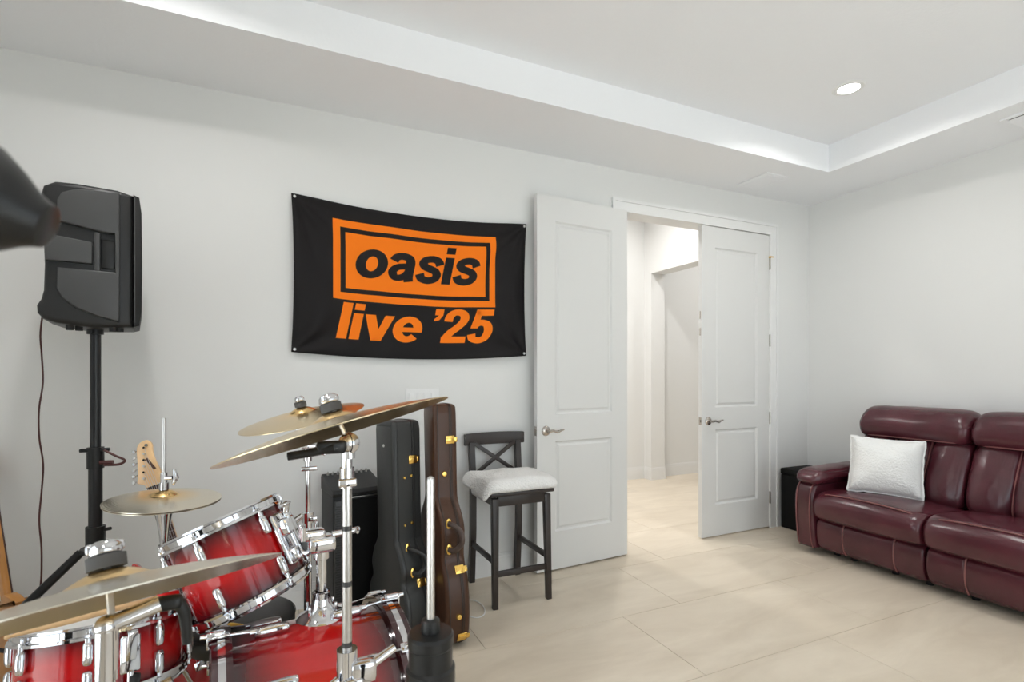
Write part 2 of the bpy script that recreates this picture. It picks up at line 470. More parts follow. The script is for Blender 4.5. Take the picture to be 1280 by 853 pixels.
window('window_1', 'y', RY0-0.10, *WIN_FRONT, 3)
window('window_2', 'x', RX0-0.10, *WIN_LEFT, 2)

struct('floor_bounce_slab', MB().bounds(-9, 9, -9, RY0-WT, -0.16, -0.06).bounds(-9, RX0-WT, RY0-WT, 5.3, -0.16, -0.06), 'bounce_concrete')  # unseen slab added outside the windows to bounce sunlight onto the ceiling

# baseboards: tall board with a small stepped cap
def baseboard(name, axis, face, sgn, a0, a1, h=0.135):
    mb = MB()
    for (d, z0, z1) in ((0.014, 0, h-0.03), (0.010, h-0.03, h-0.012), (0.006, h-0.012, h)):
        lo, hi = sorted((face, face+sgn*d))
        if axis == 'y': mb.bounds(a0, a1, lo, hi, z0, z1)
        else: mb.bounds(lo, hi, a0, a1, z0, z1)
    return struct(name, mb, 'trim_paint')
baseboard('baseboard_back', 'y', RY1, -1, RX0, DX0-0.085)
baseboard('baseboard_back', 'y', RY1, -1, DX1+0.085, RX1)
baseboard('baseboard_right', 'x', RX1, -1, RY0, RY1-0.014)
baseboard('baseboard_left', 'x', RX0, 1, RY0, RY1-0.014)
baseboard('baseboard_front', 'y', RY0, 1, RX0+0.014, RX1-0.014)

# hall beyond the doors
HC = 3.40
struct('wall_hall_far', MB().bounds(-1.9, HX1, HY1, HY1+0.12, 0, HC), 'wall_paint')
struct('wall_hall_left', MB().bounds(-1.87, -1.75, RY1+WT, HY1, 0, HC), 'wall_paint')
struct('wall_hall_right', MB().bounds(HX1, HX1+0.12, RY1, HY1+0.12, 0, HC), 'wall_paint')
hw = MB(); hw.bounds(4.13, 4.335, 5.03, HY1, 0, HC); hw.bounds(4.13, 4.335, RY1+WT, 3.55, 0, HC); hw.bounds(4.13, 4.335, 3.55, 5.03, 2.50, HC)
struct('wall_hall_opening', hw, 'wall_paint')
struct('wall_hall_near', MB().bounds(RX1+WT, HX1+0.12, RY1, RY1+WT, 0, HC), 'wall_paint')
struct('wall_hall_upper', MB().bounds(-1.9, RX1+WT, RY1, RY1+WT, ZT+0.08, HC), 'wall_paint')
struct('ceiling_hall', MB().bounds(-1.9, HX1+0.12, RY1+WT, HY1+0.12, HC, HC+0.08).bounds(-1.9, HX1+0.12, RY1, RY1+WT, HC, HC+0.08), 'ceiling_paint')
baseboard('baseboard_hall', 'y', HY1, -1, -1.75, 4.13, 0.145)
baseboard('baseboard_hall', 'y', HY1, -1, 4.335, HX1, 0.145)
baseboard('baseboard_hall', 'y', 5.03, -1, 4.122, 4.343, 0.145)
baseboard('baseboard_hall', 'x', 4.13, -1, 5.03, HY1-0.014, 0.145)

# door frame: jambs, head, stop and stepped casing
fr = thing('door_frame', None, None); fr['kind'] = 'structure'; fr.name = 'trim_1'
jb = MB()
jb.bounds(DX0-0.02, DX0, RY1, RY1+WT, 0, DH); jb.bounds(DX1, DX1+0.02, RY1, RY1+WT, 0, DH); jb.bounds(DX0-0.02, DX1+0.02, RY1, RY1+WT, DH, DH+0.02)
jb.build('jamb', 'trim_paint', fr, smooth=0)
for (x0, x1) in ((DX0-0.088, DX0+0.004), (DX1-0.004, DX1+0.088)):
    c = MB(); s = 1 if x0 > 3 else -1
    c.bounds(x0, x1, RY1-0.012, RY1, 0, DH+0.088)
    o0, o1 = (x1-0.022, x1) if s > 0 else (x0, x0+0.022)
    c.bounds(o0, o1, RY1-0.020, RY1-0.012, 0, DH+0.088)
    i0, i1 = (x0, x0+0.016) if s > 0 else (x1-0.016, x1)
    c.bounds(i0, i1, RY1-0.015, RY1-0.012, 0, DH+0.006)
    c.build('casing', 'trim_paint', fr, smooth=0)
c = MB(); c.bounds(DX0+0.004, DX1-0.004, RY1-0.012, RY1, DH-0.004, DH+0.088); c.bounds(DX0-0.066, DX1+0.066, RY1-0.020, RY1-0.012, DH+0.066, DH+0.088)
c.bounds(DX0+0.004, DX1-0.004, RY1-0.015, RY1-0.012, DH-0.004, DH+0.012)
c.build('casing', 'trim_paint', fr, smooth=0)
for s, yy in ((1, RY1+WT),):
    c = MB(); c.bounds(DX0-0.088, DX0, yy, yy+0.014, 0, DH+0.088); c.bounds(DX1, DX1+0.088, yy, yy+0.014, 0, DH+0.088); c.bounds(DX0, DX1, yy, yy+0.014, DH, DH+0.088)
    c.build('casing', 'trim_paint', fr, smooth=0)

# door leaves: local x from hinge (0) to free edge (W), local y thickness, front face at y = 0
LW, LT, LH = 0.744, 0.036, 2.425
def door_leaf(name, loc, rotz, mirror):
    """mirror=+1: free edge towards local +x"""
    d = thing(name, None, None, loc, rotz); d['kind'] = 'structure'
    m = mirror
    body = MB()
    pans = [(0.138, LW-0.138, 0.245, 0.835), (0.138, LW-0.138, 1.01, 2.265)]
    xs = [0, pans[0][0], pans[0][1], LW]
    def bb(mb, x0, x1, y0, y1, z0, z1):
        a, b_ = sorted((m*x0, m*x1)); mb.bounds(a, b_, y0, y1, z0, z1)
    bb(body, 0, xs[1], 0, LT, 0, LH); bb(body, xs[2], LW, 0, LT, 0, LH)
    zz = [0, pans[0][2], pans[0][3], pans[1][2], pans[1][3], LH]
    for z0, z1 in ((zz[0], zz[1]), (zz[2], zz[3]), (zz[4], zz[5])): bb(body, xs[1], xs[2], 0, LT, z0, z1)
    body.build('door_slab', 'door_paint', d, smooth=0)
    for (x0, x1, z0, z1) in pans:
        # moulded panel: groove, sloped bevel, raised field, on both faces
        b = bmesh.new()
        for ys, sg in ((0.0, 1), (LT, -1)):
            rings = []
            for ins, dep in ((0, 0.0), (0.010, 0.012), (0.020, 0.012), (0.034, 0.004), (0.040, 0.004)):
                rings.append([b.verts.new((m*x, ys+sg*dep, z)) for x, z in ((x0+ins, z0+ins), (x1-ins, z0+ins), (x1-ins, z1-ins), (x0+ins, z1-ins))])
            for a, c_ in zip(rings[:-1], rings[1:]):
                for i in range(4): b.faces.new((a[i], a[(i+1) % 4], c_[(i+1) % 4], c_[i]))
            b.faces.new(rings[-1])
        bmesh.ops.recalc_face_normals(b, faces=b.faces)
        MB().merge(b).build('panel', 'door_paint', d, smooth=0)
    for side, ys in ((-1, 0.0), (1, LT)):
        h = MB(); x = LW-0.066; z = 0.905
        M = Matrix.Translation((m*x, ys, z)) @ frame_z((0, side, 0))
        h.lathe([(0, 0.012), (0.018, 0.012), (0.027, 0.009), (0.032, 0.004), (0.033, 0)], M, 24)
        h.cyl((m*x, ys, z), (m*x, ys+side*0.045, z), 0.010, 0.009)
        h.build('lever_rose', 'nickel', d)
        l = MB(); yy = ys+side*0.045
        l.tube([(m*(x+0.006), yy, z), (m*(x-0.030), yy, z+0.004), (m*(x-0.060), yy+side*0.004, z-0.008), (m*(x-0.088), yy, z+0.004), (m*(x-0.112), yy-side*0.004, z+0.007)],
               [0.0095, 0.0085, 0.0075, 0.007, 0.0055], 10)
        l.tube([(m*(x+0.004), yy, z), (m*(x-0.112), yy, z+0.006)], 0.003, 6)
        l.build('door_handle', 'nickel', d)
    e = MB(); bb(e, LW-0.001, LW+0.0015, 0.006, LT-0.006, 0.875, 0.935); bb(e, LW, LW+0.008, 0.012, LT-0.012, 0.895, 0.915)
    e.build('latch_plate', 'nickel', d, smooth=0)
    return d
d1 = door_leaf('door_1', (DX0+0.004, RY1-0.060, 0.010), math.radians(4.2)+0, -1)
d2 = door_leaf('door_2', (DX1-0.004, RY1-0.002, 0.010), math.radians(0.5), -1)
for z in (1.73, 1.60):
    MB().bounds(-LW-0.0015, -LW+0.001, 0.012, LT-0.012, z-0.03, z+0.03).build('flush_bolt', 'nickel', d2, smooth=0)
# hinges on the right jamb
for z in (2.19, 1.55, 0.905, 0.245):
    h = MB(); h.bounds(-0.001, 0.0035, -0.004, 0.020, z-0.05, z+0.05); h.cyl((0.002, -0.007, z-0.05), (0.002, -0.007, z+0.05), 0.0065, seg=10)
    h.build('hinge', 'nickel', d2)
hs = MB(); hs.cyl((0.002, -0.007, 2.238), (0.002, -0.007, 2.25), 0.010, seg=12); hs.cyl((-0.022, -0.024, 2.244), (0.026, -0.024, 2.244), 0.005, seg=8); hs.cyl((0.002, -0.007, 2.244), (0.0, -0.028, 2.244), 0.004, seg=8)
hs.build('hinge_stop', 'gold', d2)
for z in (2.19, 1.55, 0.905, 0.245):
    h = MB(); h.cyl((0.006, 0.046, z-0.05), (0.006, 0.046, z+0.05), 0.0065, seg=10); h.build('hinge', 'nickel', d1)

# switch plate on the back wall
sw = thing('switch_plate', 'white four-gang light switch plate on the wall above the guitar cases', 'light switch', (0.80, RY1, 1.135))
MB().box((0, -0.003, 0), (0.205, 0.006, 0.116), bev=0.002).build('plate', 'white_plastic', sw)
for i in range(4): MB().box((-0.069+0.046*i, -0.008, 0), (0.030, 0.006, 0.064), rot=(0.06, 0, 0), bev=0.001).build('rocker', 'white_plastic', sw)

# ceiling vents
v1 = thing('ceiling_vent', 'flat white ceiling vent cover on the soffit above the double doors', 'vent', (3.35, 2.80, ZC))
MB().box((0, 0, -0.004), (0.24, 0.28, 0.008), bev=0.003).build('frame', 'ceiling_paint', v1)
for i in range(7): MB().box((-0.072+0.024*i, 0, -0.010), (0.015, 0.23, 0.004), rot=(0, 0.35, 0)).build('slat', 'ceiling_paint', v1, smooth=0)
v2 = thing('ceiling_vent', 'white louvred supply vent on the soffit over the sofa', 'vent', (3.905, 1.375, ZC))
fm = MB(); fm.bounds(-0.12, 0.12, -0.19, -0.165, -0.010, 0); fm.bounds(-0.12, 0.12, 0.165, 0.19, -0.010, 0); fm.bounds(-0.12, -0.098, -0.165, 0.165, -0.010, 0); fm.bounds(0.098, 0.12, -0.165, 0.165, -0.010, 0)
fm.build('frame', 'ceiling_paint', v2, smooth=0)
MB().bounds(-0.098, 0.098, -0.165, 0.165, -0.002, -0.0005).build('duct_opening', 'vent_dark', v2, smooth=0)
for i in range(8): MB().box((-0.072+0.0228*i, 0, -0.013), (0.022, 0.33, 0.002), rot=(0, 0.45, 0)).build('slat', 'ceiling_paint', v2, smooth=0)

# recessed ceiling lights
def downlight(x, y, z, label, w, size=0.13):
    t = thing('recessed_light', label, 'ceiling light', (x, y, z), group='recessed ceiling lights')
    MB().lathe([(0.056, -0.001), (0.056, -0.005), (0.076, -0.006), (0.084, 0.0), (0.056, -0.001)], None, 40).build('trim_ring', 'white_plastic', t)
    MB().lathe([(0, -0.003), (0.057, -0.003), (0.057, -0.001), (0, -0.001)], None, 40).build('lens', 'lamp_glow', t)
    l = bpy.data.lights.new('downlight', 'AREA'); l.shape = 'DISK'; l.size = size; l.energy = w; l.color = (1.0, 0.985, 0.97); l.spread = math.radians(160)
    o = bpy.data.objects.new('downlight', l); COL.objects.link(o); o.parent = t; o.location = (0, 0, -0.012)
    return t
downlight(3.023, 1.939, ZT, 'lit round recessed light in the tray ceiling near the corner with the sofa', DOWNLIGHT_W)
for x, y, w in ((-0.45, 1.94, 'above the loudspeaker'), (-0.45, -0.55, 'between the two windows'), (3.02, -0.55, 'between the front window and the sofa wall')):
    downlight(x, y, ZT, 'lit round recessed light in the tray ceiling '+w, DOWNLIGHT_W)
for x, y, w in ((0.9, 4.15, 'away from the side opening'), (2.1, 4.15, 'behind the open door leaf'), (3.3, 4.15, 'behind the closed door leaf')):  # unseen lamps added to brighten the hall
    downlight(x, y, HC, 'unseen round light added to brighten the hall, '+w, HALL_FILL_W)
downlight(5.2, 4.2, HC, 'unseen round light added to brighten the space beyond the hall opening', HALL_FILL_W*0.6)  # added fill lamp, out of view behind the opening

# ------------------------------------------------------------------ banner
FX0, FX1, FZ0, FZ1, FY = 0.074, 1.482, 1.40, 2.256, 3.046
def flag_pos(x, z, lift=0.0):
    s = (x-FX0)/(FX1-FX0); t = (z-FZ0)/(FZ1-FZ0)
    sag = 0.042*(1-(2*s-1)**2)
    zz = z-sag*(0.75+0.25*t)
    # side edges pull in a little between the pinned corners
    pin = 4*t*(1-t)
    xx = x+(0.012*(1-s)**6-0.012*s**6)*pin
    y = 0.0
    for cx, cz, sg in ((0, 1, 1), (1, 1, -1), (0, 0, 1), (1, 0, -1)):
        dx, dz = (s-cx)*1.41*sg, (t-cz)*0.855*(1 if cz == 0 else -1)
        r = math.hypot(dx, dz)+1e-6; a = math.atan2(dz, dx)
        y += 0.017*math.sin(a*9+cx*1.3+cz)*math.exp(-r*2.2)*min(1, r*7)
    y += 0.008*math.sin(s*17+t*2.0)*pin+0.005*math.sin(s*31-t*5)*pin
    y += 0.007*math.exp(-((s-0.955+0.04*t)/0.02)**2)*(1-t)*1.2
    return (xx, FY-0.006-max(-0.006, y)*1.0-lift, zz)
fg = thing('wall_flag', 'black cloth flag with orange framed lettering, pinned to the wall by its corners', 'flag', ((FX0+FX1)/2, FY, FZ0-0.03))
fo = Vector(fg.location)
b = bmesh.new(); NX, NZ = 120, 72
gv = [[b.verts.new(Vector(flag_pos(FX0+(FX1-FX0)*i/NX, FZ0+(FZ1-FZ0)*j/NZ))-fo) for i in range(NX+1)] for j in range(NZ+1)]
for j in range(NZ):
    for i in range(NX): b.faces.new((gv[j][i], gv[j][i+1], gv[j+1][i+1], gv[j+1][i]))
fc = MB().merge(b).build('cloth', 'flag_cloth', fg, smooth=180)
sm = fc.modifiers.new('thickness', 'SOLIDIFY'); sm.thickness = 0.0012; sm.offset = -1
def printed(name, bmx, material, lift=0.0016):
    """cut a flat (x, z) print finely and lay it on the waving cloth"""
    bmesh.ops.triangulate(bmx, faces=bmx.faces[:])
    for i in range(1, NX):
        x = FX0+(FX1-FX0)*i/NX
        bmesh.ops.bisect_plane(bmx, geom=bmx.verts[:]+bmx.edges[:]+bmx.faces[:], plane_co=(x, 0, 0), plane_no=(1, 0, 0))
    for j in range(1, NZ):
        z = FZ0+(FZ1-FZ0)*j/NZ
        bmesh.ops.bisect_plane(bmx, geom=bmx.verts[:]+bmx.edges[:]+bmx.faces[:], plane_co=(0, 0, z), plane_no=(0, 0, 1))
    for v in bmx.verts: v.co = Vector(flag_pos(v.co.x, v.co.z, lift))-fo
    bmesh.ops.recalc_face_normals(bmx, faces=bmx.faces)
    for f in bmx.faces:
        if f.normal.y > 0: f.normal_flip()
    o = MB().merge(bmx).build(name, material, fg, smooth=180)
    return o
def ring_mesh(x0, x1, z0, z1, w):
    b = bmesh.new()
    A = [b.verts.new((x, 0, z)) for x, z in ((x0, z0), (x1, z0), (x1, z1), (x0, z1))]
    B = [b.verts.new((x, 0, z)) for x, z in ((x0+w, z0+w), (x1-w, z0+w), (x1-w, z1-w), (x0+w, z1-w))]
    for i in range(4): b.faces.new((A[i], A[(i+1) % 4], B[(i+1) % 4], B[i]))
    return b
def quad_mesh(x0, x1, z0, z1):
    b = bmesh.new(); b.faces.new([b.verts.new((x, 0, z)) for x, z in ((x0, z0), (x1, z0), (x1, z1), (x0, z1))]); return b
def stroke(b, path, tx, ty, n=6, smooth=True):
    """heavy pen stroke along a centre line; the pen is wider than it is tall"""
    P = [Vector((p[0], p[1])) for p in path]
    if smooth:
        out = []
        for i in range(len(P)-1):
            a, c, d, e = P[max(i-1, 0)], P[i], P[i+1], P[min(i+2, len(P)-1)]
            for k in range(n):
                t = k/n; out.append(0.5*((2*c)+(-a+d)*t+(2*a-5*c+4*d-e)*t*t+(-a+3*c-3*d+e)*t**3))
        P = out+[P[-1]]
    rows = []
    for i, p in enumerate(P):
        g = (P[min(i+1, len(P)-1)]-P[max(i-1, 0)]).normalized(); nn = Vector((-g.y*tx/2, g.x*ty/2))
        rows.append((b.verts.new((p.x+nn.x, 0, p.y+nn.y)), b.verts.new((p.x-nn.x, 0, p.y-nn.y))))
    for r, q in zip(rows[:-1], rows[1:]): b.faces.new((r[0], q[0], q[1], r[1]))
def polyf(b, pts): b.faces.new([b.verts.new((x, 0, z)) for x, z in pts])
def arc(cx, cy, rx, ry, a0, a1, n=28):
    return [(cx+rx*math.cos(math.radians(a0+(a1-a0)*k/n)), cy+ry*math.sin(math.radians(a0+(a1-a0)*k/n))) for k in range(n+1)]
TX, TY = 0.36, 0.25
def glyph(ch):
    """heavy grotesque letter, x-height 1, ascender 1.38; returns (bmesh, width)"""
    b = bmesh.new()
    if ch == 'o': stroke(b, arc(0.57, 0.5, 0.39, 0.395, 90, 457.5, 49), TX, TY, smooth=False); w = 1.14
    elif ch == 'a':
        stroke(b, [(0.17, 0.70), (0.24, 0.82), (0.38, 0.885), (0.56, 0.895), (0.74, 0.84), (0.82, 0.68), (0.82, 0.45), (0.82, 0.18), (0.86, 0.0)], TX, TY)
        stroke(b, [(0.84, 0.575), (0.62, 0.545), (0.36, 0.49), (0.205, 0.36), (0.205, 0.235), (0.31, 0.12), (0.48, 0.115), (0.66, 0.19), (0.80, 0.36)], TX*0.92, TY*0.88); w = 1.06
    elif ch == 's': stroke(b, [(0.88, 0.68), (0.80, 0.82), (0.64, 0.89), (0.46, 0.895), (0.28, 0.84), (0.215, 0.72), (0.32, 0.60), (0.52, 0.53), (0.72, 0.45), (0.815, 0.31), (0.74, 0.17), (0.56, 0.105), (0.38, 0.11), (0.22, 0.18), (0.14, 0.33)], TX*0.95, TY); w = 1.0
    elif ch == 'i': stroke(b, [(0.20, 0), (0.20, 1.0)], TX, TY, smooth=False); polyf(b, [(0.02, 1.13), (0.38, 1.13), (0.38, 1.38), (0.02, 1.38)]); w = 0.42
    elif ch == 'l': stroke(b, [(0.20, 0), (0.20, 1.38)], TX, TY, smooth=False); w = 0.42
    elif ch == 'v': polyf(b, [(0.0, 1.0), (0.38, 1.0), (0.56, 0.34), (0.74, 0.0), (0.36, 0.0)]); polyf(b, [(0.36, 0.0), (0.74, 0.0), (1.10, 1.0), (0.74, 1.0), (0.53, 0.30)]); w = 1.08
    elif ch == 'e':
        stroke(b, arc(0.57, 0.5, 0.39, 0.395, -8, 318, 44), TX, TY, smooth=False)
        polyf(b, [(0.2, 0.40), (1.13, 0.40), (1.13, 0.58), (0.2, 0.58)]); w = 1.14
    elif ch == "'": polyf(b, [(0.06, 1.13), (0.40, 1.13), (0.40, 1.38), (0.06, 1.38)]); polyf(b, [(0.22, 1.13), (0.06, 0.97), (0.06, 0.88), (0.27, 0.93), (0.40, 1.13)]); w = 0.44
    elif ch == '2':
        stroke(b, [(0.19, 0.88), (0.22, 1.08), (0.36, 1.23), (0.56, 1.265), (0.76, 1.20), (0.86, 1.03), (0.80, 0.84), (0.60, 0.63), (0.36, 0.43), (0.20, 0.20), (0.18, 0.05)], TX, TY)
        polyf(b, [(0.0, 0.0), (1.04, 0.0), (1.04, 0.27), (0.0, 0.27)]); w = 1.08
    elif ch == '5':
        polyf(b, [(0.20, 1.38), (1.0, 1.38), (1.0, 1.12), (0.20, 1.12)]); polyf(b, [(0.20, 1.38), (0.48, 1.38), (0.38, 0.60), (0.07, 0.60)])
        stroke(b, [(0.22, 0.70), (0.36, 0.80), (0.54, 0.83), (0.76, 0.74), (0.86, 0.48), (0.78, 0.22), (0.58, 0.11), (0.38, 0.115), (0.22, 0.19), (0.16, 0.36)], TX, TY); w = 1.08
    return b, w
def lettering(text, x0, x1, zbase, xh, gap, material, lift):
    xs = 0.0; lay = []
    for ch in text:
        if ch == ' ': xs += 0.34; continue
        b, w = glyph(ch); lay.append((b, xs)); xs += w+gap
    total = xs-gap+0.0; sh = 0.20*xh; k = (x1-x0-sh)/total
    for b, off in lay:
        for v in b.verts: v.co = Vector((x0+(v.co.x+off)*k+0.20*v.co.z*xh, 0, zbase+v.co.z*xh))
        printed('letter', b, material, lift)
BX0, BX1, BZ0, BZ1 = 0.284, 1.268, 1.722, 2.170
printed('print_border', ring_mesh(BX0, BX1, BZ0, BZ1, 0.040), 'flag_orange')
printed('print_panel', quad_mesh(BX0+0.068, BX1-0.068, BZ0+0.066, BZ1-0.066), 'flag_orange')
lettering('oasis', 0.392, 1.163, 1.860, 0.165, 0.03, 'flag_cloth', 0.0032)
lettering("live '25", 0.298, 1.262, 1.500, 0.150, 0.03, 'flag_orange', 0.0016)
for x, z in ((FX0+0.016, FZ0+0.016), (FX1-0.016, FZ0+0.016), (FX0+0.016, FZ1-0.016), (FX1-0.016, FZ1-0.016)):
    p = Vector(flag_pos(x, z, 0.001))-fo
    MB().lathe([(0.0035, 0), (0.008, 0.0), (0.0075, 0.003), (0.0045, 0.003)], Matrix.Translation(p) @ frame_z((0, -1, 0)), 16, closed=True).build('grommet', 'brushed_steel', fg)
    q = MB(); q.cyl(p, p+Vector((0, -0.006, 0)), 0.004, seg=10); q.build('pin', 'white_plastic', fg)

# ------------------------------------------------------------------ bar stool
st = thing('bar_stool', 'dark brown wooden bar stool with a crossed backrest against the wall', 'stool', (1.25, 2.815, 0))
def leg_bar(name, p0, p1, w0, w1, m='stool_wood', parent=st):
    """square tapered bar from p0 to p1"""
    p0, p1 = Vector(p0), Vector(p1); b = bmesh.new(); bmesh.ops.create_cube(b, size=1)
    for v in b.verts:
        w = w0 if v.co.z < 0 else w1
        v.co.x *= w; v.co.y *= w
        base = p0 if v.co.z < 0 else p1
        v.co = Vector((base.x+v.co.x, base.y+v.co.y, base.z))
    bmesh.ops.bevel(b, geom=b.edges[:], offset=0.003, segments=2, profile=0.5, affect='EDGES')
    return MB().merge(b).build(name, m, parent)
SX, SY = 0.160, 0.188
leg_bar('leg', (-SX-0.005, -SY-0.012, 0), (-SX, -SY+0.006, 0.598), 0.030, 0.038)
leg_bar('leg', (SX+0.005, -SY-0.012, 0), (SX, -SY+0.006, 0.598), 0.030, 0.038)
for s in (-1, 1):
    lg = MB(); pts = [(s*(SX-0.006), SY+0.018, 0), (s*(SX-0.006), SY-0.008, 0.33), (s*(SX-0.006), SY-0.008, 0.62), (s*(SX-0.004), SY+0.018, 0.86)]
    for a, c_ in zip(pts[:-1], pts[1:]):
        b = bmesh.new(); bmesh.ops.create_cube(b, size=1)
        for v in b.verts:
            base = a if v.co.z < 0 else c_
            v.co = Vector((base[0]+v.co.x*0.034, base[1]+v.co.y*0.036, base[2]))
        lg.merge(b)
    lg.build('leg', 'stool_wood', st)
MB().box((0, -SY+0.004, 0.585), (2*SX-0.03, 0.022, 0.062), bev=0.002).build('apron', 'stool_wood', st)
MB().box((0, SY-0.010, 0.585), (2*SX-0.04, 0.022, 0.062), bev=0.002).build('apron', 'stool_wood', st)
for s in (-1, 1): MB().box((s*(SX-0.002), 0, 0.585), (0.022, 2*SY-0.04, 0.062), bev=0.002).build('apron', 'stool_wood', st)
MB().box((0, -0.004, 0.622), (0.388, 0.425, 0.022), bev=0.006).build('seat', 'stool_wood', st)
MB().box((0, -SY-0.006, 0.185), (2*SX-0.02, 0.020, 0.030), bev=0.002).build('stretcher', 'stool_wood', st)
for s in (-1, 1): leg = MB().box((s*(SX-0.003), 0.002, 0.245), (0.018, 2*SY-0.02, 0.030), bev=0.002).build('stretcher', 'stool_wood', st)
# crossed back and shaped top rail
for s in (-1, 1):
    p0 = Vector((-s*(SX-0.02), SY-0.004, 0.665)); p1 = Vector((s*(SX-0.02), SY+0.012, 0.855))
    MB().box((p0+p1)/2, (0.024, 0.012 if s > 0 else 0.013, (p1-p0).length), rot=frame_z(p1-p0, (0, 1, 0)) @ Matrix.Rotation(PI/2 if False else 0, 4, 'Z'), bev=0.002).build('cross_slat', 'stool_wood', st)
tr = MB(); b = bmesh.new(); bmesh.ops.create_cube(b, size=1); bmesh.ops.subdivide_edges(b, edges=[e for e in b.edges if abs(e.verts[0].co.x-e.verts[1].co.x) > 0.5], cuts=12)
for v in b.verts:
    x = v.co.x*0.405; k = (2*v.co.x)**2
    v.co = Vector((x, SY+0.024+v.co.y*0.022-0.022*(1-k)*-1*0.6-0.008, 0.880+v.co.z*(0.075-0.004*k)-0.003*k))
bmesh.ops.bevel(b, geom=[e for e in b.edges if e.calc_face_angle(0) > 0.8], offset=0.005, segments=2, profile=0.5, affect='EDGES')
tr.merge(b).build('top_rail', 'stool_wood', st)
# fleece pad lying on the stool
def pad_fn(p):
    q = p.copy()
    n = noise.noise(Vector((p.x*9, p.y*9, 3.1)))
    q.z += 0.012*n*(1 if p.z > 0 else 0.2)
    if p.x < -0.185: q.z -= 1.1*(abs(p.x)-0.185)*(1.15 if p.y < 0 else 0.6)
    if p.y < -0.155: q.z -= 0.35*(abs(p.y)-0.155)
    for tx, ty in ((-0.07, 0.07), (0.07, 0.07), (-0.07, -0.07), (0.07, -0.07)):
        if p.z > 0: q.z -= 0.014*math.exp(-((p.x-tx)**2+(p.y-ty)**2)/0.0009)
    q.x *= 1+0.02*noise.noise(Vector((p.y*12, 1.7, 0))); q.y *= 1+0.03*noise.noise(Vector((p.x*12, 4.7, 0)))
    return q
sc = MB().rbox((0, 0, 0), (0.460, 0.385, 0.060), 0.030, (0, 0, 0.014), 26, None, pad_fn).build('seat_pad', 'fleece', None, smooth=180)
sc.location = (1.236, 2.772, 0.6690)
tag(sc, 'white fleece seat pad drooping over the edge of the bar stool', 'cushion')

# white cable loop lying on the floor
pts = []
for k in range(30):
    a = 2*PI*k/22
    pts.append((0.965+0.055*math.cos(a)+0.0015*k-0.02, 2.66+0.105*math.sin(a), 0.004+0.0012*(k > 21)*4))
pts = [(0.83, 2.82, 0.004), (0.90, 2.78, 0.004)]+pts[6:]
lp = MB().tube(pts, 0.0032, 6).build('cable', 'cable_white', None, smooth=180)
tag(lp, 'thin white cable coiled in a loop on the floor beside the brown guitar case', 'cable')

# ------------------------------------------------------------------ sofa (faces -X), along the right wall
sf = thing('loveseat', 'burgundy leather reclining loveseat with white pillow, against the wall', 'sofa', (3.83, 1.77, 0))
def L(x, y): return (x-3.83, y-1.77)
def lx(x): return x-3.83
def ly(y): return y-1.77
# base frame and feet
MB().bounds(lx(3.58), lx(4.12), ly(1.10), ly(2.44), 0.045, 0.30).build('base', 'black_plastic', sf, smooth=0)
for x in (3.62, 4.08):
    for y in (1.14, 1.60, 1.83, 2.02, 2.28, 2.40):
        MB().cyl((lx(x), ly(y), 0), (lx(x), ly(y), 0.05), 0.020, 0.024, 12).build('foot', 'black_plastic', sf)
def wrinkle(amp, sc, seed):
    def f(co, t):
        n = noise.noise(Vector((co.x*sc+seed, co.y*sc, co.z*sc)))+0.5*noise.noise(Vector((co.x*sc*2.3+seed, co.y*sc*2.3, co.z*sc*2.3)))
        c = co.copy(); c.x -= amp*n; c.z += amp*n*0.6; return c
    return f
def puffed(h, seed):
    def f(co, t):
        n = noise.noise(Vector((co.x*11+seed, co.y*11, co.z*11)))+0.6*noise.noise(Vector((co.x*6+seed, co.y*30, co.z*9)))
        c = co.copy(); w = (4*t*(1-t))**0.8
        if co.x < lx(4.03): c.x -= h*w-0.012
        c.x -= 0.004*n; c.z += 0.003*n
        return c
    return f
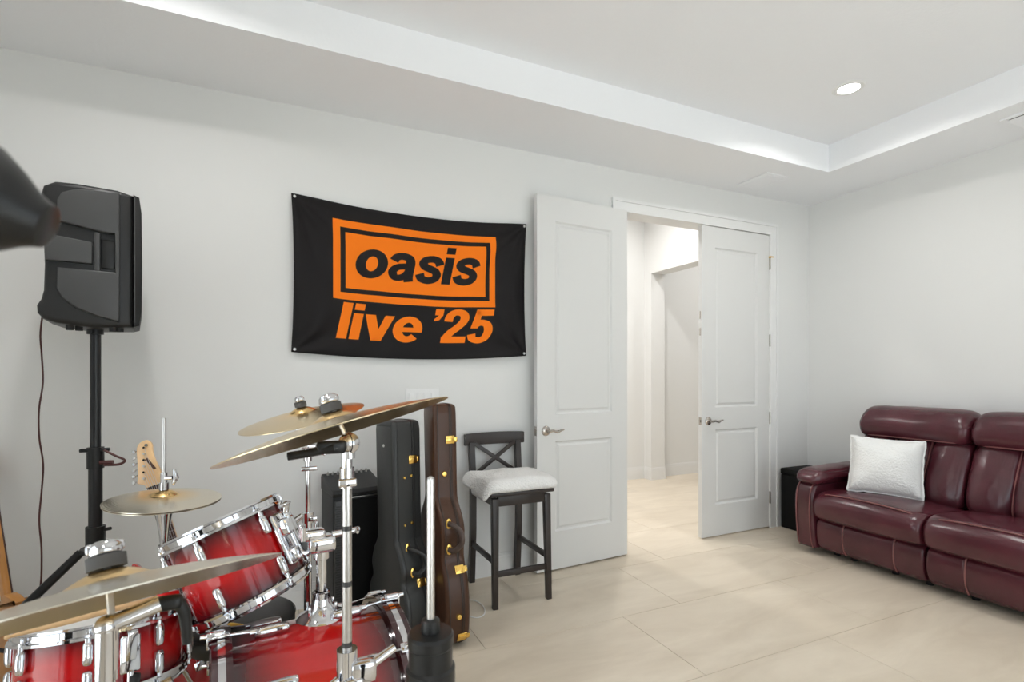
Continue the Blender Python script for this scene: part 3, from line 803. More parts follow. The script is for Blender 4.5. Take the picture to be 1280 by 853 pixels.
for k, (y0, y1) in enumerate(((1.783, 2.455), (1.095, 1.773))):
    # seat: rolls over the front edge
    prof = smooth_poly([(lx(3.95), 0.29), (lx(3.95), 0.415), (lx(3.88), 0.440), (lx(3.70), 0.452), (lx(3.55), 0.456), (lx(3.475), 0.440), (lx(3.425), 0.395), (lx(3.415), 0.335), (lx(3.445), 0.275), (lx(3.56), 0.255)], 5)
    def seatfn(co, t, kk=k):
        n = noise.noise(Vector((co.x*7+kk*5, co.y*7, co.z*7)))
        c = co.copy(); crown = 4*t*(1-t)
        c.z += 0.020*crown*(1 if co.z > 0.36 else 0)+0.004*n; c.x -= 0.018*crown*(1 if co.x < lx(3.5) else 0)
        return c
    s = MB().sweep(prof, ly(y0), ly(y1), 0.05, 7, seatfn).build('seat_cushion', 'leather', sf, smooth=180)
    # piping along the front crest
    pts = []
    for i in range(25):
        t = i/24; y = y0+0.02+(y1-y0-0.04)*t; crown = 4*t*(1-t); e = min(1, min(t, 1-t)*9)
        pts.append((lx(3.461)-0.016*crown+0.03*(1-e), ly(y), 0.4425+0.020*crown-0.018*(1-e)))
    MB().tube(pts, 0.0042, 6).build('piping', 'leather_piping', s, smooth=180)
    # footrest panel below, three padded panels divided by seams
    cuts = (y0+0.004, y0+0.165, y1-0.190, y1-0.002)
    for a, c_ in zip(cuts[:-1], cuts[1:]):
        pf = smooth_poly([(lx(3.60), 0.055), (lx(3.60), 0.262), (lx(3.53), 0.272), (lx(3.478), 0.250), (lx(3.462), 0.190), (lx(3.470), 0.110), (lx(3.500), 0.058), (lx(3.53), 0.048)], 5)
        MB().sweep(pf, ly(a)+0.0005, ly(c_)-0.0005, 0.016, 6, wrinkle(0.003, 9, a*7)).build('footrest_panel', 'leather', sf, smooth=180)
    for c_ in cuts[1:3]:
        sd = MB().tube([(lx(3.545), ly(c_), 0.272), (lx(3.482), ly(c_), 0.255), (lx(3.466), ly(c_), 0.19), (lx(3.474), ly(c_), 0.11), (lx(3.505), ly(c_), 0.052)], 0.0050, 6, 5).build('seam', 'leather_piping', sf, smooth=180)
    # back: channelled lumbar cushions leaning back, headrest roll above
    n = 3; w = (y1-y0)/n
    MB().sweep([(lx(3.99), 0.30), (lx(4.14), 0.30), (lx(4.185), 0.98), (lx(4.12), 1.0)], ly(y0)+0.005, ly(y1)-0.005, 0.02, 5).build('back_shell', 'leather', sf)
    for i in range(n):
        a, c_ = y0+w*i, y0+w*(i+1)
        pb = smooth_poly([(lx(3.96), 0.42), (lx(3.880), 0.43), (lx(3.860), 0.50), (lx(3.888), 0.62), (lx(3.950), 0.76), (lx(4.000), 0.85), (lx(4.09), 0.86), (lx(4.07), 0.60), (lx(4.04), 0.45)], 4)
        MB().sweep(pb, ly(a)+0.001, ly(c_)-0.001, 0.060, 8, puffed(0.030, i*3.3+k*9)).build('back_channel', 'leather', sf, smooth=180)
    for i in range(1, n):
        a = y0+w*i
        MB().tube([(lx(3.905), ly(a), 0.435), (lx(3.888), ly(a), 0.50), (lx(3.913), ly(a), 0.62), (lx(3.972), ly(a), 0.76), (lx(4.015), ly(a), 0.84)], 0.0045, 6, 4).build('seam', 'leather_piping', sf, smooth=180)
    ph = smooth_poly([(lx(3.985), 0.822), (lx(3.935), 0.848), (lx(3.918), 0.915), (lx(3.945), 0.990), (lx(4.01), 1.040), (lx(4.09), 1.052), (lx(4.16), 1.030), (lx(4.192), 0.96), (lx(4.18), 0.87), (lx(4.09), 0.83)], 5)
    def headfn(co, t, kk=k):
        n_ = noise.noise(Vector((co.x*8+kk*4, co.y*8, co.z*8)))
        c = co.copy(); e = min(1, min(t, 1-t)*5); c.z += 0.005*n_; c.x -= 0.004*n_
        if c.z > 0.95: c.z -= 0.02*(1-e)**2
        return c
    h = MB().sweep(ph, ly(y0)-0.004, ly(y1)+0.004, 0.060, 8, headfn).build('headrest', 'leather', sf, smooth=180)
    MB().tube([(lx(3.985), ly(y0)+0.035, 0.840), (lx(3.944), ly(y0+0.08), 0.840), (lx(3.940), ly((y0+y1)/2), 0.840), (lx(3.944), ly(y1-0.08), 0.840), (lx(3.985), ly(y1)-0.035, 0.840)], 0.0045, 6, 6).build('piping', 'leather_piping', h, smooth=180)
# arms: upright shell with a padded roll on top
for (y0, y1, sg) in ((2.455, 2.600, 1), (0.950, 1.095, -1)):
    pa = smooth_poly([(lx(4.08), 0.050), (lx(4.12), 0.30), (lx(4.08), 0.52), (lx(3.70), 0.535), (lx(3.50), 0.515), (lx(3.440), 0.44), (lx(3.432), 0.30), (lx(3.448), 0.12), (lx(3.475), 0.045), (lx(3.60), 0.045)], 4)
    arm = MB().sweep(pa, ly(y0)+0.001, ly(y1), 0.035, 7, wrinkle(0.003, 6, y0)).build('arm', 'leather', sf, smooth=180)
    for yy in (y0+0.022, y1-0.022):
        MB().tube([(lx(3.470), ly(yy), 0.50), (lx(3.438), ly(yy), 0.44), (lx(3.428), ly(yy), 0.30), (lx(3.444), ly(yy), 0.12), (lx(3.470), ly(yy), 0.046)], 0.0042, 6, 5).build('piping', 'leather_piping', arm, smooth=180)
    yc = (y0+y1)/2
    pr = []
    def armfn(p):
        q = p.copy(); q.z += 0.006*noise.noise(Vector((p.x*9, p.y*9, p.z*9+y0)))
        if p.x < -0.2: q.z -= 0.5*(p.x+0.2)**2*3.0
        q.z += 0.03*max(0, p.x)
        return q
    ap = MB().rbox((lx(3.745), ly(yc-sg*0.012), 0.550), (0.60, 0.190, 0.100), 0.050, (0.02, 0.006, 0.014), 16, None, armfn).build('arm_pad', 'leather', sf, smooth=180)
# fluffy pillow leaning on the sofa back
def pil_fn(p):
    q = p.copy(); u, w = p.x/0.205, p.z/0.19
    k = (abs(u)**2.2)*(abs(w)**2.2)
    q.x *= 1-0.055*(1-abs(w)**2)*abs(u); q.z *= 1-0.065*(1-abs(u)**2)*abs(w)
    e = max(abs(u), abs(w)); th = math.sqrt(max(0, 1-min(1, e)**2.6))*0.92+0.10
    q.y *= th
    q.y += 0.010*noise.noise(Vector((p.x*14, p.y*5, p.z*14)))
    q.x += 0.006*noise.noise(Vector((p.z*30, 2, 0))); q.z += 0.006*noise.noise(Vector((p.x*30, 7, 0)))
    return q
pl = MB().rbox((0, 0, 0), (0.43, 0.16, 0.40), 0.02, (0, 0.02, 0), 24, None, pil_fn).build('throw_pillow', 'pillow_cloth', None, smooth=180)
pl.matrix_world = Matrix.Translation((3.765, 2.165, 0.652)) @ Matrix.Rotation(math.radians(-62), 4, 'Z') @ Matrix.Rotation(math.radians(-16), 4, 'X') @ Matrix.Rotation(math.radians(2), 4, 'Y')
tag(pl, 'white fluffy square throw pillow leaning on the leather sofa', 'pillow')

# black cube behind the sofa arm
ot = thing('storage_cube', 'black fabric storage cube between the double doors and the sofa arm', 'ottoman', (4.015, 2.835, 0))
MB().box((0, 0, 0.225), (0.335, 0.40, 0.445), bev=0.008).build('body', 'ottoman_cloth', ot)
MB().box((0, 0, 0.473), (0.345, 0.41, 0.050), bev=0.012).build('lid', 'ottoman_cloth', ot)
for sx in (-1, 1):
    for sy in (-1, 1): MB().cyl((sx*0.14, sy*0.17, 0), (sx*0.14, sy*0.17, 0.01), 0.016, seg=10).build('foot', 'black_plastic', ot)

# ------------------------------------------------------------------ PA speaker on tripod stand
PX, PY = -0.665, 2.61
sp = thing('speaker_stand', 'black tripod speaker stand with a tall pole by the wall', 'speaker stand', (PX, PY, 0), 0)
MB().cyl((0, 0, 0.12), (0, 0, 0.98), 0.0235, seg=20).build('lower_tube', 'black_metal', sp)
MB().cyl((0, 0, 0.9), (0, 0, 1.44), 0.0185, seg=20).build('upper_tube', 'black_metal', sp)
c = MB(); c.cyl((0, 0, 0.900), (0, 0, 0.985), 0.029, seg=20); c.box((-0.033, -0.012, 0.975), (0.03, 0.02, 0.014), bev=0.003); c.box((0.035, -0.012, 0.975), (0.03, 0.02, 0.014), bev=0.003)
c.build('collar', 'black_plastic', sp)
k = MB(); k.cyl((0.02, -0.02, 0.925), (0.065, -0.03, 0.925), 0.008, seg=10); k.tube([(0.035, -0.03, 0.975), (0.075, -0.035, 0.950), (0.105, -0.035, 0.930), (0.085, -0.035, 0.915), (0.035, -0.03, 0.915)], 0.005, 6, 4)
k.build('safety_pin', 'cable_red', sp)
c = MB(); c.cyl((0, 0, 0.575), (0, 0, 0.665), 0.033, seg=20); c.cyl((0, 0, 0.565), (0, 0, 0.58), 0.055, 0.05, seg=20); c.cyl((0.03, -0.01, 0.65), (0.055, -0.02, 0.655), 0.007, seg=8)
c.build('hub', 'black_plastic', sp)
MB().cyl((0, 0, 0.10), (0, 0, 0.16), 0.032, seg=20).build('lower_hub', 'black_plastic', sp)
for a in (200, 325, 80):
    a = math.radians(a); dx, dy = math.cos(a), math.sin(a)
    rr = 0.52 if a < math.radians(120) else 0.60
    if dy > 0: rr = 0.40
    lg = MB().tube([(dx*0.045, dy*0.045, 0.570), (dx*rr, dy*rr, 0.014)], 0.0165, 12).build('leg', 'black_metal', sp)
    MB().ball((dx*rr, dy*rr, 0.018), 0.018, None, 12).build('rubber_foot', 'rubber', lg)
    MB().tube([(dx*0.025, dy*0.025, 0.13), (dx*rr*0.52, dy*rr*0.52, 0.285)], 0.008, 8).build('brace', 'black_metal', sp)

# cabinet: side outline extruded across its width; front faces +X
ps = thing('loudspeaker', 'black moulded loudspeaker cabinet on top of the tripod pole', 'speaker', (PX-0.005, PY, 1.455), math.radians(11))
ps.scale = (0.87, 0.90, 0.93)
out = [(0.150, 0.010), (0.150, 0.575), (0.090, 0.588), (-0.05, 0.590), (-0.120, 0.584), (-0.158, 0.560), (-0.168, 0.52), (-0.160, 0.40), (-0.155, 0.25), (-0.158, 0.145), (-0.166, 0.110), (-0.180, 0.085), (-0.178, 0.055), (-0.160, 0.032), (-0.120, 0.018), (0.0, 0.004)]
MR = Matrix(((1, 0, 0, 0), (0, 0, -1, 0), (0, 1, 0, 0), (0, 0, 0, 1)))     # outline (a,b,t) -> (x=a, y=-t, z=b)
MB().prism(out, -0.18, 0.155, MR, bev=0.022, seg=4).build('cabinet', 'speaker_shell', ps)
# raised grey side panels above and below the handle slot, handle recess
for sg in (1,):
    pnl = smooth_poly([(0.095, 0.565), (0.0, 0.568), (-0.07, 0.562), (-0.108, 0.535), (-0.112, 0.48), (-0.110, 0.425), (-0.02, 0.412), (0.055, 0.404), (0.095, 0.404)], 3)
    MB().prism([(0.100, 0.568), (0.03, 0.566), (-0.05, 0.556), (-0.095, 0.535), (-0.110, 0.505), (-0.110, 0.420), (0.045, 0.395), (0.090, 0.395), (0.100, 0.41)][::-1], 0.150, 0.186, MR, bev=0.006).build('side_panel', 'speaker_panel', ps)
    MB().prism([(0.100, 0.030), (0.100, 0.225), (0.085, 0.235), (-0.110, 0.235), (-0.112, 0.150), (-0.095, 0.115), (-0.05, 0.080), (0.02, 0.050)], 0.150, 0.186, MR, bev=0.006).build('side_panel', 'speaker_panel', ps)
    MB().prism([(0.005, 0.262), (-0.150, 0.262), (-0.150, 0.365), (0.005, 0.350)], 0.150, 0.182, MR, bev=0.005).build('side_panel', 'speaker_panel', ps)
    MB().prism([(0.100, 0.220), (0.100, 0.41), (0.085, 0.41), (0.085, 0.220)], 0.150, 0.186, MR, bev=0.003).build('side_panel', 'speaker_panel', ps)
    h = MB(); h.box((0.022, -0.168, 0.31), (0.020, 0.030, 0.165), bev=0.005); h.build('handle', 'speaker_panel', ps)
    MB().box((0.060, -0.1595, 0.31), (0.050, 0.012, 0.12), bev=0.004).build('handle_recess', 'black_plastic', ps)
MB().prism([(0.150, 0.012), (0.150, 0.573), (0.172, 0.565), (0.180, 0.50), (0.183, 0.29), (0.180, 0.08), (0.172, 0.018)], -0.172, 0.172, MR, bev=0.006).build('grille', 'grille', ps)
MB().bounds(0.1535, 0.157, -0.1735, -0.1725, 0.03, 0.56).build('trim_strip', 'speaker_panel', ps, smooth=0)
for x, y in ((-0.075, -0.12), (-0.045, -0.10), (0.075, -0.13), (0.10, -0.12)): MB().cyl((x, y, -0.008), (x, y, 0.012), 0.014, seg=14).build('rubber_foot', 'rubber', ps)
MB().cyl((0.005, 0, -0.015), (0.005, 0, 0.01), 0.032, seg=20).build('pole_socket', 'black_plastic', ps)
# cable from the speaker down to the floor
random.seed(3)
pts = [(PX-0.16, PY+0.05, 1.62), (PX-0.185, PY+0.08, 1.57), (PX-0.205, PY+0.10, 1.45)]
for i in range(12): pts.append((PX-0.207+0.006*math.sin(i*1.9), PY+0.11+0.008*math.cos(i*1.3), 1.36-0.112*i))
pts += [(PX-0.21, PY+0.12, 0.006), (PX-0.15, PY+0.02, 0.005), (PX-0.30, PY-0.20, 0.005)]
cb = MB().tube(pts, 0.0034, 8, 6).build('speaker_cable', 'cable_red', None, smooth=180)
tag(cb, 'dark red cable hanging from the loudspeaker down to the floor', 'cable')

# ------------------------------------------------------------------ guitar amplifier
am = thing('guitar_amplifier', 'black combo amplifier with knobs along its top, behind the black guitar case', 'amplifier', (0.374, 2.895, 0), math.radians(8))
am.scale = (0.65, 0.86, 1.0)
MB().box((0.0, 0.02, 0.335), (0.40, 0.30, 0.64), bev=0.012).build('cabinet', 'amp_vinyl', am)
MB().box((0.045, -0.134, 0.335), (0.285, 0.012, 0.60), bev=0.003).build('grille_cloth', 'amp_cloth', am)
gp = MB().box((-0.150, -0.136, 0.335), (0.075, 0.012, 0.60), bev=0.003).build('metal_grille', 'speaker_panel', am)
dm = MB()
for i in range(6):
    for j in range(46): dm.box((-0.180+0.012*i+(0.006 if j % 2 else 0), -0.1432, 0.055+0.0123*j), (0.0075, 0.002, 0.0075))
o = dm.build('perforation', 'black_plastic', gp, smooth=0); o['kind'] = 'stuff'
MB().box((0.05, -0.139, 0.648), (0.30, 0.008, 0.004)).build('trim_strip', 'brushed_steel', am, smooth=0)
MB().prism([(-0.135, 0.655), (-0.150, 0.672), (-0.140, 0.690), (0.150, 0.735), (0.165, 0.720), (0.165, 0.655)], -0.205, 0.205,
           Matrix(((0, 0, 1, 0), (1, 0, 0, 0), (0, 1, 0, 0), (0, 0, 0, 1))), bev=0.006).build('control_panel', 'amp_vinyl', am)
for i in range(9): MB().cyl((-0.16+0.04*i, 0.125, 0.731), (-0.16+0.04*i, 0.122, 0.748), 0.010, 0.008, 12).build('knob', 'brushed_steel', am)
for sx in (-1, 1):
    for sy in (-1, 1): MB().cyl((sx*0.16, 0.02+sy*0.12, 0), (sx*0.16, 0.02+sy*0.12, 0.018), 0.018, seg=12).build('foot', 'rubber', am)

# ------------------------------------------------------------------ guitar cases standing on end
def case_outline(lower, waist, upper, neck, zb, zw, zu, zn, H, top):
    half = [(lower*0.55, 0.0), (lower*0.88, 0.035), (lower, zb), (lower*0.93, (zb+zw)/2+0.02), (waist, zw), (upper, zu), (upper*0.86, zu+0.07), (neck*1.12, zn), (neck, zn+0.07), (top, H-0.10), (top*0.97, H-0.03), (top*0.70, H)]
    return [(x, z) for x, z in half]+[(-x, z) for x, z in half[::-1]]
MC = Matrix(((0, 0, 1, 0), (1, 0, 0, 0), (0, 1, 0, 0), (0, 0, 0, 1)))       # outline (a,b,t) -> (x=t, y=a, z=b)
def guitar_case(name, label, loc, rz, lean, pars, T, m, mt, latches, handle_z, mh, studs):
    g = thing(name, label, 'guitar case', loc, (math.radians(lean), 0, math.radians(rz)))
    base = case_outline(*pars); ol = smooth_poly(base, 5)
    ol = [(a, max(0.0, z)) for a, z in ol]
    MB().prism(ol, -T/2, T/2, MC, bev=0.020, seg=4).build('shell', m, g, smooth=50)
    # the lid joint: a raised welt that follows the outline, toward one side
    def band(t0, t1, lift, nm, mm):
        b = bmesh.new(); R = []
        L_ = len(ol)
        for i, (a, z) in enumerate(ol):
            pa, pb = Vector(ol[i-1]), Vector(ol[(i+1) % L_]); tg = (pb-pa).normalized(); nn = Vector((tg.y, -tg.x))
            R.append([b.verts.new((t, a+nn.x*l, max(0.0015, z+nn.y*l))) for t, l in ((t0, -0.004), (t0, lift), (t1, lift), (t1, -0.004))])
        for i in range(L_):
            j = (i+1) % L_
            for q in range(3): b.faces.new((R[i][q], R[i][q+1], R[j][q+1], R[j][q]))
        bmesh.ops.recalc_face_normals(b, faces=b.faces)
        MB().merge(b).build(nm, mm, g, smooth=40)
    band(T*0.14, T*0.14+0.006, 0.003, 'lid_welt', mt); band(T*0.22, T*0.22+0.004, 0.002, 'lid_welt', mt)
    band(-T*0.36, -T*0.36+0.005, 0.002, 'edge_welt', mt)
    def near(z):      # edge position (most negative local y) of the outline at height z
        best = 0
        for i, (a, zz) in enumerate(ol):
            a2, z2 = ol[(i+1) % len(ol)]
            if (zz-z)*(z2-z) <= 0 and abs(z2-zz) > 1e-6:
                v = a+(a2-a)*(z-zz)/(z2-zz); best = min(best, v)
        return best
    for z in latches:
        y = near(z); s = (near(z+0.02)-near(z-0.02))/0.04; R = Matrix.Rotation(-math.atan(s), 4, 'X')
        l = MB(); l.box((T*0.16, y-0.004, z), (0.046, 0.008, 0.040), rot=R, bev=0.003); l.box((T*0.14, y-0.010, z), (0.030, 0.006, 0.018), rot=R, bev=0.002); l.box((T*0.16+0.030, y-0.005, z), (0.016, 0.006, 0.026), rot=R, bev=0.002)
        l.build('latch', 'gold', g)
    for z, x in studs:
        y = near(z); MB().lathe([(0, 0.006), (0.006, 0.005), (0.008, 0)], Matrix.Translation((x, y, z)) @ frame_z((0, -1, 0)) @ Matrix.Scale(1.0 if m == 'case_black' else 1.9, 4), 16).build('stud', 'gold', g)
    za, zb_ = handle_z; ya, yb = near(za), near(zb_)
    HXo = -0.024
    MB().tube([(HXo, ya-0.010, za), (HXo+0.010, ya-0.040, za-0.004), (HXo+0.034, (ya+yb)/2-0.068, (za+zb_)/2+0.030), (HXo+0.038, (ya+yb)/2-0.072, (za+zb_)/2-0.020), (HXo+0.012, yb-0.042, zb_+0.002), (HXo, yb-0.010, zb_)], 0.0125, 10, 6).build('handle', mh, g, smooth=180)
    for z, y in ((za, ya), (zb_, yb)):
        r = MB(); r.lathe([(0.010, 0), (0.018, 0.001), (0.020, 0.005), (0.012, 0.008)], Matrix.Translation((HXo, y-0.002, z)) @ frame_z((0, -1, 0)) @ Matrix.Diagonal((0.7, 1.25, 1, 1)), 16, closed=True); r.cyl((HXo, y+0.004, z), (HXo, y-0.014, z), 0.006, seg=10)
        r.build('handle_mount', 'gold', g)
    return g
gb = guitar_case('guitar_case', 'black hard guitar case standing upright with gold latches', (0.566, 2.575, 0), 19, -2.0,
    (0.185, 0.140, 0.150, 0.086, 0.13, 0.28, 0.34, 0.46, 1.05, 0.088), 0.160, 'case_black', 'case_trim_black', (0.86, 0.275), (0.44, 0.335), 'case_trim_black',
    ((0.775, -0.02), (0.78, 0.018), (0.545, -0.02), (0.55, 0.018)))
MB().lathe([(0, 0.005), (0.006, 0.004), (0.008, 0)], Matrix.Translation((-0.080, 0.0, 0.93)) @ frame_z((-1, 0, 0)), 12).build('stud', 'brushed_steel', gb)
gw = guitar_case('guitar_case', 'brown hard guitar case standing upright beside the black one, gold latches and curved handle', (0.757, 2.49, 0), 4, -3.0,
    (0.205, 0.150, 0.165, 0.080, 0.17, 0.40, 0.52, 0.66, 1.13, 0.082), 0.122, 'case_brown', 'case_trim_brown', (0.955, 0.350, 0.045), (0.565, 0.445), 'handle_brown', ((0.79, -0.012), (0.145, 0.0)))

# ------------------------------------------------------------------ drums
def make_drum(name, label, cat, loc, rot, R, D, nl, shell_mat, kind, group=None, phase=0.0):
    """local Z is the drum axis, batter side at +Z"""
    d = thing(name, label, cat, loc, rot, group)
    seg = 72; h = D/2; t = 0.007
    MB().lathe([(R, -h), (R, h), (R-t, h), (R-t, -h)], None, seg, closed=True).build('shell', shell_mat, d)
    MB().lathe([(0, h+0.001), (R*0.5, h+0.0012), (R-0.004, h+0.002), (R+0.002, h-0.004), (R+0.002, h-0.006), (R-0.006, h-0.001), (0, h-0.0005)], None, seg).build('batter_head', 'drum_head', d, smooth=60)
    MB().lathe([(0, -h-0.001), (R-0.004, -h-0.002), (R+0.002, -h+0.004), (R+0.002, -h+0.006), (R-0.006, -h+0.001), (0, -h+0.0005)], None, seg).build('resonant_head', 'drum_head' if kind != 'tom' else 'drum_head_clear', d, smooth=60)
    if kind == 'bass':
        for s in (1, -1):
            MB().lathe([(R+0.003, s*(h-0.012)), (R+0.003, s*(h+0.032)), (R+0.006, s*(h+0.036)), (R+0.016, s*(h+0.036)), (R+0.020, s*(h+0.032)), (R+0.020, s*(h-0.012))], None, seg, closed=True).build('hoop', 'hoop_lacquer', d, smooth=40)
            MB().lathe([(R+0.0205, s*(h+0.003)), (R+0.0215, s*(h+0.003)), (R+0.0215, s*(h+0.019)), (R+0.0205, s*(h+0.019))], None, seg, closed=True).build('hoop_inlay', 'chrome', d, smooth=40)
    else:
        for s in (1, -1):
            MB().lathe([(R+0.001, s*(h+0.014)), (R+0.007, s*(h+0.016)), (R+0.009, s*(h+0.011)), (R+0.005, s*(h+0.008)), (R+0.0045, s*(h-0.006)), (R+0.013, s*(h-0.008)), (R+0.015, s*(h-0.014)), (R+0.004, s*(h-0.014)), (R+0.0025, s*(h-0.002)), (R+0.0025, s*(h+0.008))], None, seg, closed=True).build('hoop', 'chrome', d, smooth=50)
    lug = rod = claw = None
    for s in (1, -1):
        for i in range(nl):
            a = 2*PI*i/nl+phase; Mz = Matrix.Rotation(a, 4, 'Z') @ Matrix.Diagonal((1, 1, s, 1))
            if kind == 'bass':
                zl = h-0.105
                if lug is None:
                    m = MB(); m.rbox((R+0.011, 0, zl), (0.022, 0.026, 0.085), 0.010, (0.003, 0, 0), 6); m.cyl((R+0.015, 0, zl+0.03), (R+0.015, 0, zl+0.052), 0.008, seg=12)
                    lug = m.build('lug', 'chrome', d, smooth=60); lug.matrix_local = Mz
                    rod = MB().cyl((R+0.016, 0, zl+0.045), (R+0.026, 0, h+0.040), 0.0032, seg=8).build('tension_rod', 'chrome', d); rod.matrix_local = Mz
                    m = MB(); m.box((R+0.0255, 0, h+0.016), (0.007, 0.026, 0.050), bev=0.003); m.box((R+0.014, 0, h+0.0395), (0.028, 0.024, 0.006), bev=0.002); m.rbox((R+0.030, 0, h+0.022), (0.016, 0.018, 0.044), 0.007, (0, 0, 0), 5); m.cyl((R+0.028, 0, h+0.040), (R+0.030, 0, h+0.056), 0.006, seg=8)
                    claw = m.build('claw_hook', 'chrome', d, smooth=60); claw.matrix_local = Mz
                else: share(lug, 'lug', d, Mz); share(rod, 'tension_rod', d, Mz); share(claw, 'claw_hook', d, Mz)
            else:
                zl = h-0.052 if kind == 'tom' else h-0.045
                if lug is None:
                    m = MB(); m.rbox((R+0.010, 0, zl), (0.019, 0.022, 0.056), 0.009, (0.003, 0, 0), 6); m.cyl((R+0.011, 0, zl+0.02), (R+0.011, 0, zl+0.034), 0.007, seg=12)
                    lug = m.build('lug', 'chrome', d, smooth=60); lug.matrix_local = Mz
                    m = MB(); m.cyl((R+0.011, 0, zl+0.03), (R+0.011, 0, h-0.004), 0.0028, seg=8); m.cyl((R+0.011, 0, h-0.008), (R+0.011, 0, h-0.003), 0.007, seg=10); m.box((R+0.011, 0, h+0.003), (0.007, 0.007, 0.012), bev=0.001)
                    rod = m.build('tension_rod', 'chrome', d); rod.matrix_local = Mz
                else: share(lug, 'lug', d, Mz); share(rod, 'tension_rod', d, Mz)
    return d
burst_material('bass_burst', 0.205, 1.0); burst_material('tom_burst', 0.115); burst_material('snare_burst', 0.085)
mat('hoop_lacquer', (0.035, 0.004, 0.007), 0.15, coat=0.8)

BR, BD = 0.279, 0.40
bax = Vector((0.99, 0.10, 0)).normalized()
bass_c = Vector((0.085, 1.50, 0.325))
# local +Z (batter) points back to the drummer, -X
bm_rot = Matrix((Vector((0, 0, 1)).cross(-bax), Vector((0, 0, 1)), -bax)).transposed().to_4x4()
bd = make_drum('bass_drum', 'red burst bass drum lying on its side with chrome claw hooks', 'drum', bass_c, bm_rot, BR, BD, 10, 'bass_burst', 'bass', None, math.radians(18))
# spurs
for s in (-1, 1):
    sp_ = MB(); sp_.tube([(s*0.245, -0.125, -0.11), (s*0.43, -0.295, -0.175)], 0.008, 10); sp_.ball((s*0.43, -0.298, -0.175), 0.014)
    o = sp_.build('spur', 'chrome', bd, smooth=60)
    MB().rbox((s*0.250, -0.128, -0.11), (0.035, 0.035, 0.05), 0.012, (0, 0, 0), 5).build('spur_bracket', 'chrome', o, smooth=60)
# tom holder on the bass drum: flared base, post, clamp and ball arm (bass local: x side, y up, z to the drummer)
th_z, th_x = -0.035, -0.045
top = math.sqrt(BR**2-th_x**2)
Mh = Matrix.Translation((th_x, top-0.004, th_z)) @ frame_z((0, 1, 0))
m = MB(); m.lathe([(0.068, 0.0), (0.066, 0.007), (0.054, 0.013), (0.038, 0.024), (0.027, 0.046), (0.023, 0.062), (0, 0.062)], Mh, 28)
for i in range(6):
    a = 2*PI*i/6; m.box((th_x+0.040*math.cos(a), top+0.026, th_z+0.040*math.sin(a)), (0.008, 0.03, 0.008), bev=0.002)
holder = m.build('tom_holder', 'chrome', bd, smooth=50)
m = MB(); m.lathe([(0.0145, 0.05), (0.0145, 0.165), (0.021, 0.168), (0.021, 0.19), (0.0, 0.19)], Mh, 20); m.lathe([(0.019, 0.055), (0.024, 0.058), (0.024, 0.074), (0.019, 0.077)], Mh, 20)
m.build('post', 'chrome', holder)
hb = Vector((th_x, top+0.205, th_z))
m = MB(); m.rbox(hb, (0.060, 0.045, 0.075), 0.014, (0, 0, 0), 6); m.rbox(hb+Vector((0.0, 0.028, 0.02)), (0.045, 0.03, 0.06), 0.010, (0, 0, 0), 6)
m.cyl(hb+Vector((-0.035, 0.01, 0.0)), hb+Vector((-0.075, 0.012, 0.0)), 0.009); m.tube([hb+Vector((-0.07, -0.02, 0.0)), hb+Vector((-0.075, 0.012, 0)), hb+Vector((-0.07, 0.045, 0))], [0.004, 0.010, 0.004], 8)
m.cyl(hb+Vector((0, 0.02, -0.03)), hb+Vector((0, 0.024, -0.105)), 0.010, 0.008); m.tube([hb+Vector((-0.022, 0.022, -0.095)), hb+Vector((0, 0.024, -0.10)), hb+Vector((0.022, 0.022, -0.095))], [0.004, 0.009, 0.004], 8)
for i in range(3): m.cyl(hb+Vector((-0.02+0.02*i, 0.02, 0.05)), hb+Vector((-0.02+0.02*i, 0.055, 0.05)), 0.007, seg=8)
m.build('clamp', 'chrome', holder, smooth=50)
MB().ball(hb+Vector((-0.038, -0.006, 0.025)), 0.021).build('ball_joint', 'speaker_panel', holder, smooth=180)

# rack tom, tilted toward the drummer
t_ax = Vector((-0.365, 0.20, 0.90)).normalized()
tom_c = Vector((-0.097, 1.690, 0.748))
tom_rot = frame_z(t_ax, (0, 1, 0))
tm = make_drum('rack_tom', 'red burst rack tom with chrome hoops tilted above the bass drum', 'drum', tom_c, tom_rot, 0.150, 0.225, 6, 'tom_burst', 'tom', None, math.radians(12))
# bracket and arm between the tom and the holder, built in tom space
inv = tom_rot.inverted() @ Matrix.Translation(-tom_c)
hb_w = Vector((bm_rot @ hb))+bass_c
arm0 = inv @ hb_w
pdir = Vector((arm0.x, arm0.y, 0)).normalized()
side = Matrix.Rotation(math.atan2(pdir.y, pdir.x), 4, 'Z')
m = MB(); m.box(side @ Vector((0.162, 0, 0.0)), (0.018, 0.060, 0.150), rot=side, bev=0.006); m.box(side @ Vector((0.182, 0, 0.03)), (0.034, 0.050, 0.050), rot=side, bev=0.008); m.box(side @ Vector((0.180, 0, -0.05)), (0.030, 0.044, 0.040), rot=side, bev=0.008)
m.cyl(side @ Vector((0.185, 0.02, 0.03)), side @ Vector((0.195, 0.055, 0.035)), 0.009); m.cyl(side @ Vector((0.185, 0.0, 0.055)), side @ Vector((0.205, 0.0, 0.085)), 0.009); m.tube([side @ Vector((0.20, -0.025, 0.088)), side @ Vector((0.206, 0, 0.088)), side @ Vector((0.20, 0.025, 0.088))], [0.004, 0.009, 0.004], 8)
m.build('mount_bracket', 'chrome', tm, smooth=50)
e0 = side @ Vector((0.192, 0, -0.05))
MB().tube([side @ Vector((0.192, 0, 0.07)), e0, (e0+arm0)/2+Vector((0, 0, -0.01)), arm0], 0.0095, 12, 5).build('mount_arm', 'chrome', tm, smooth=180)
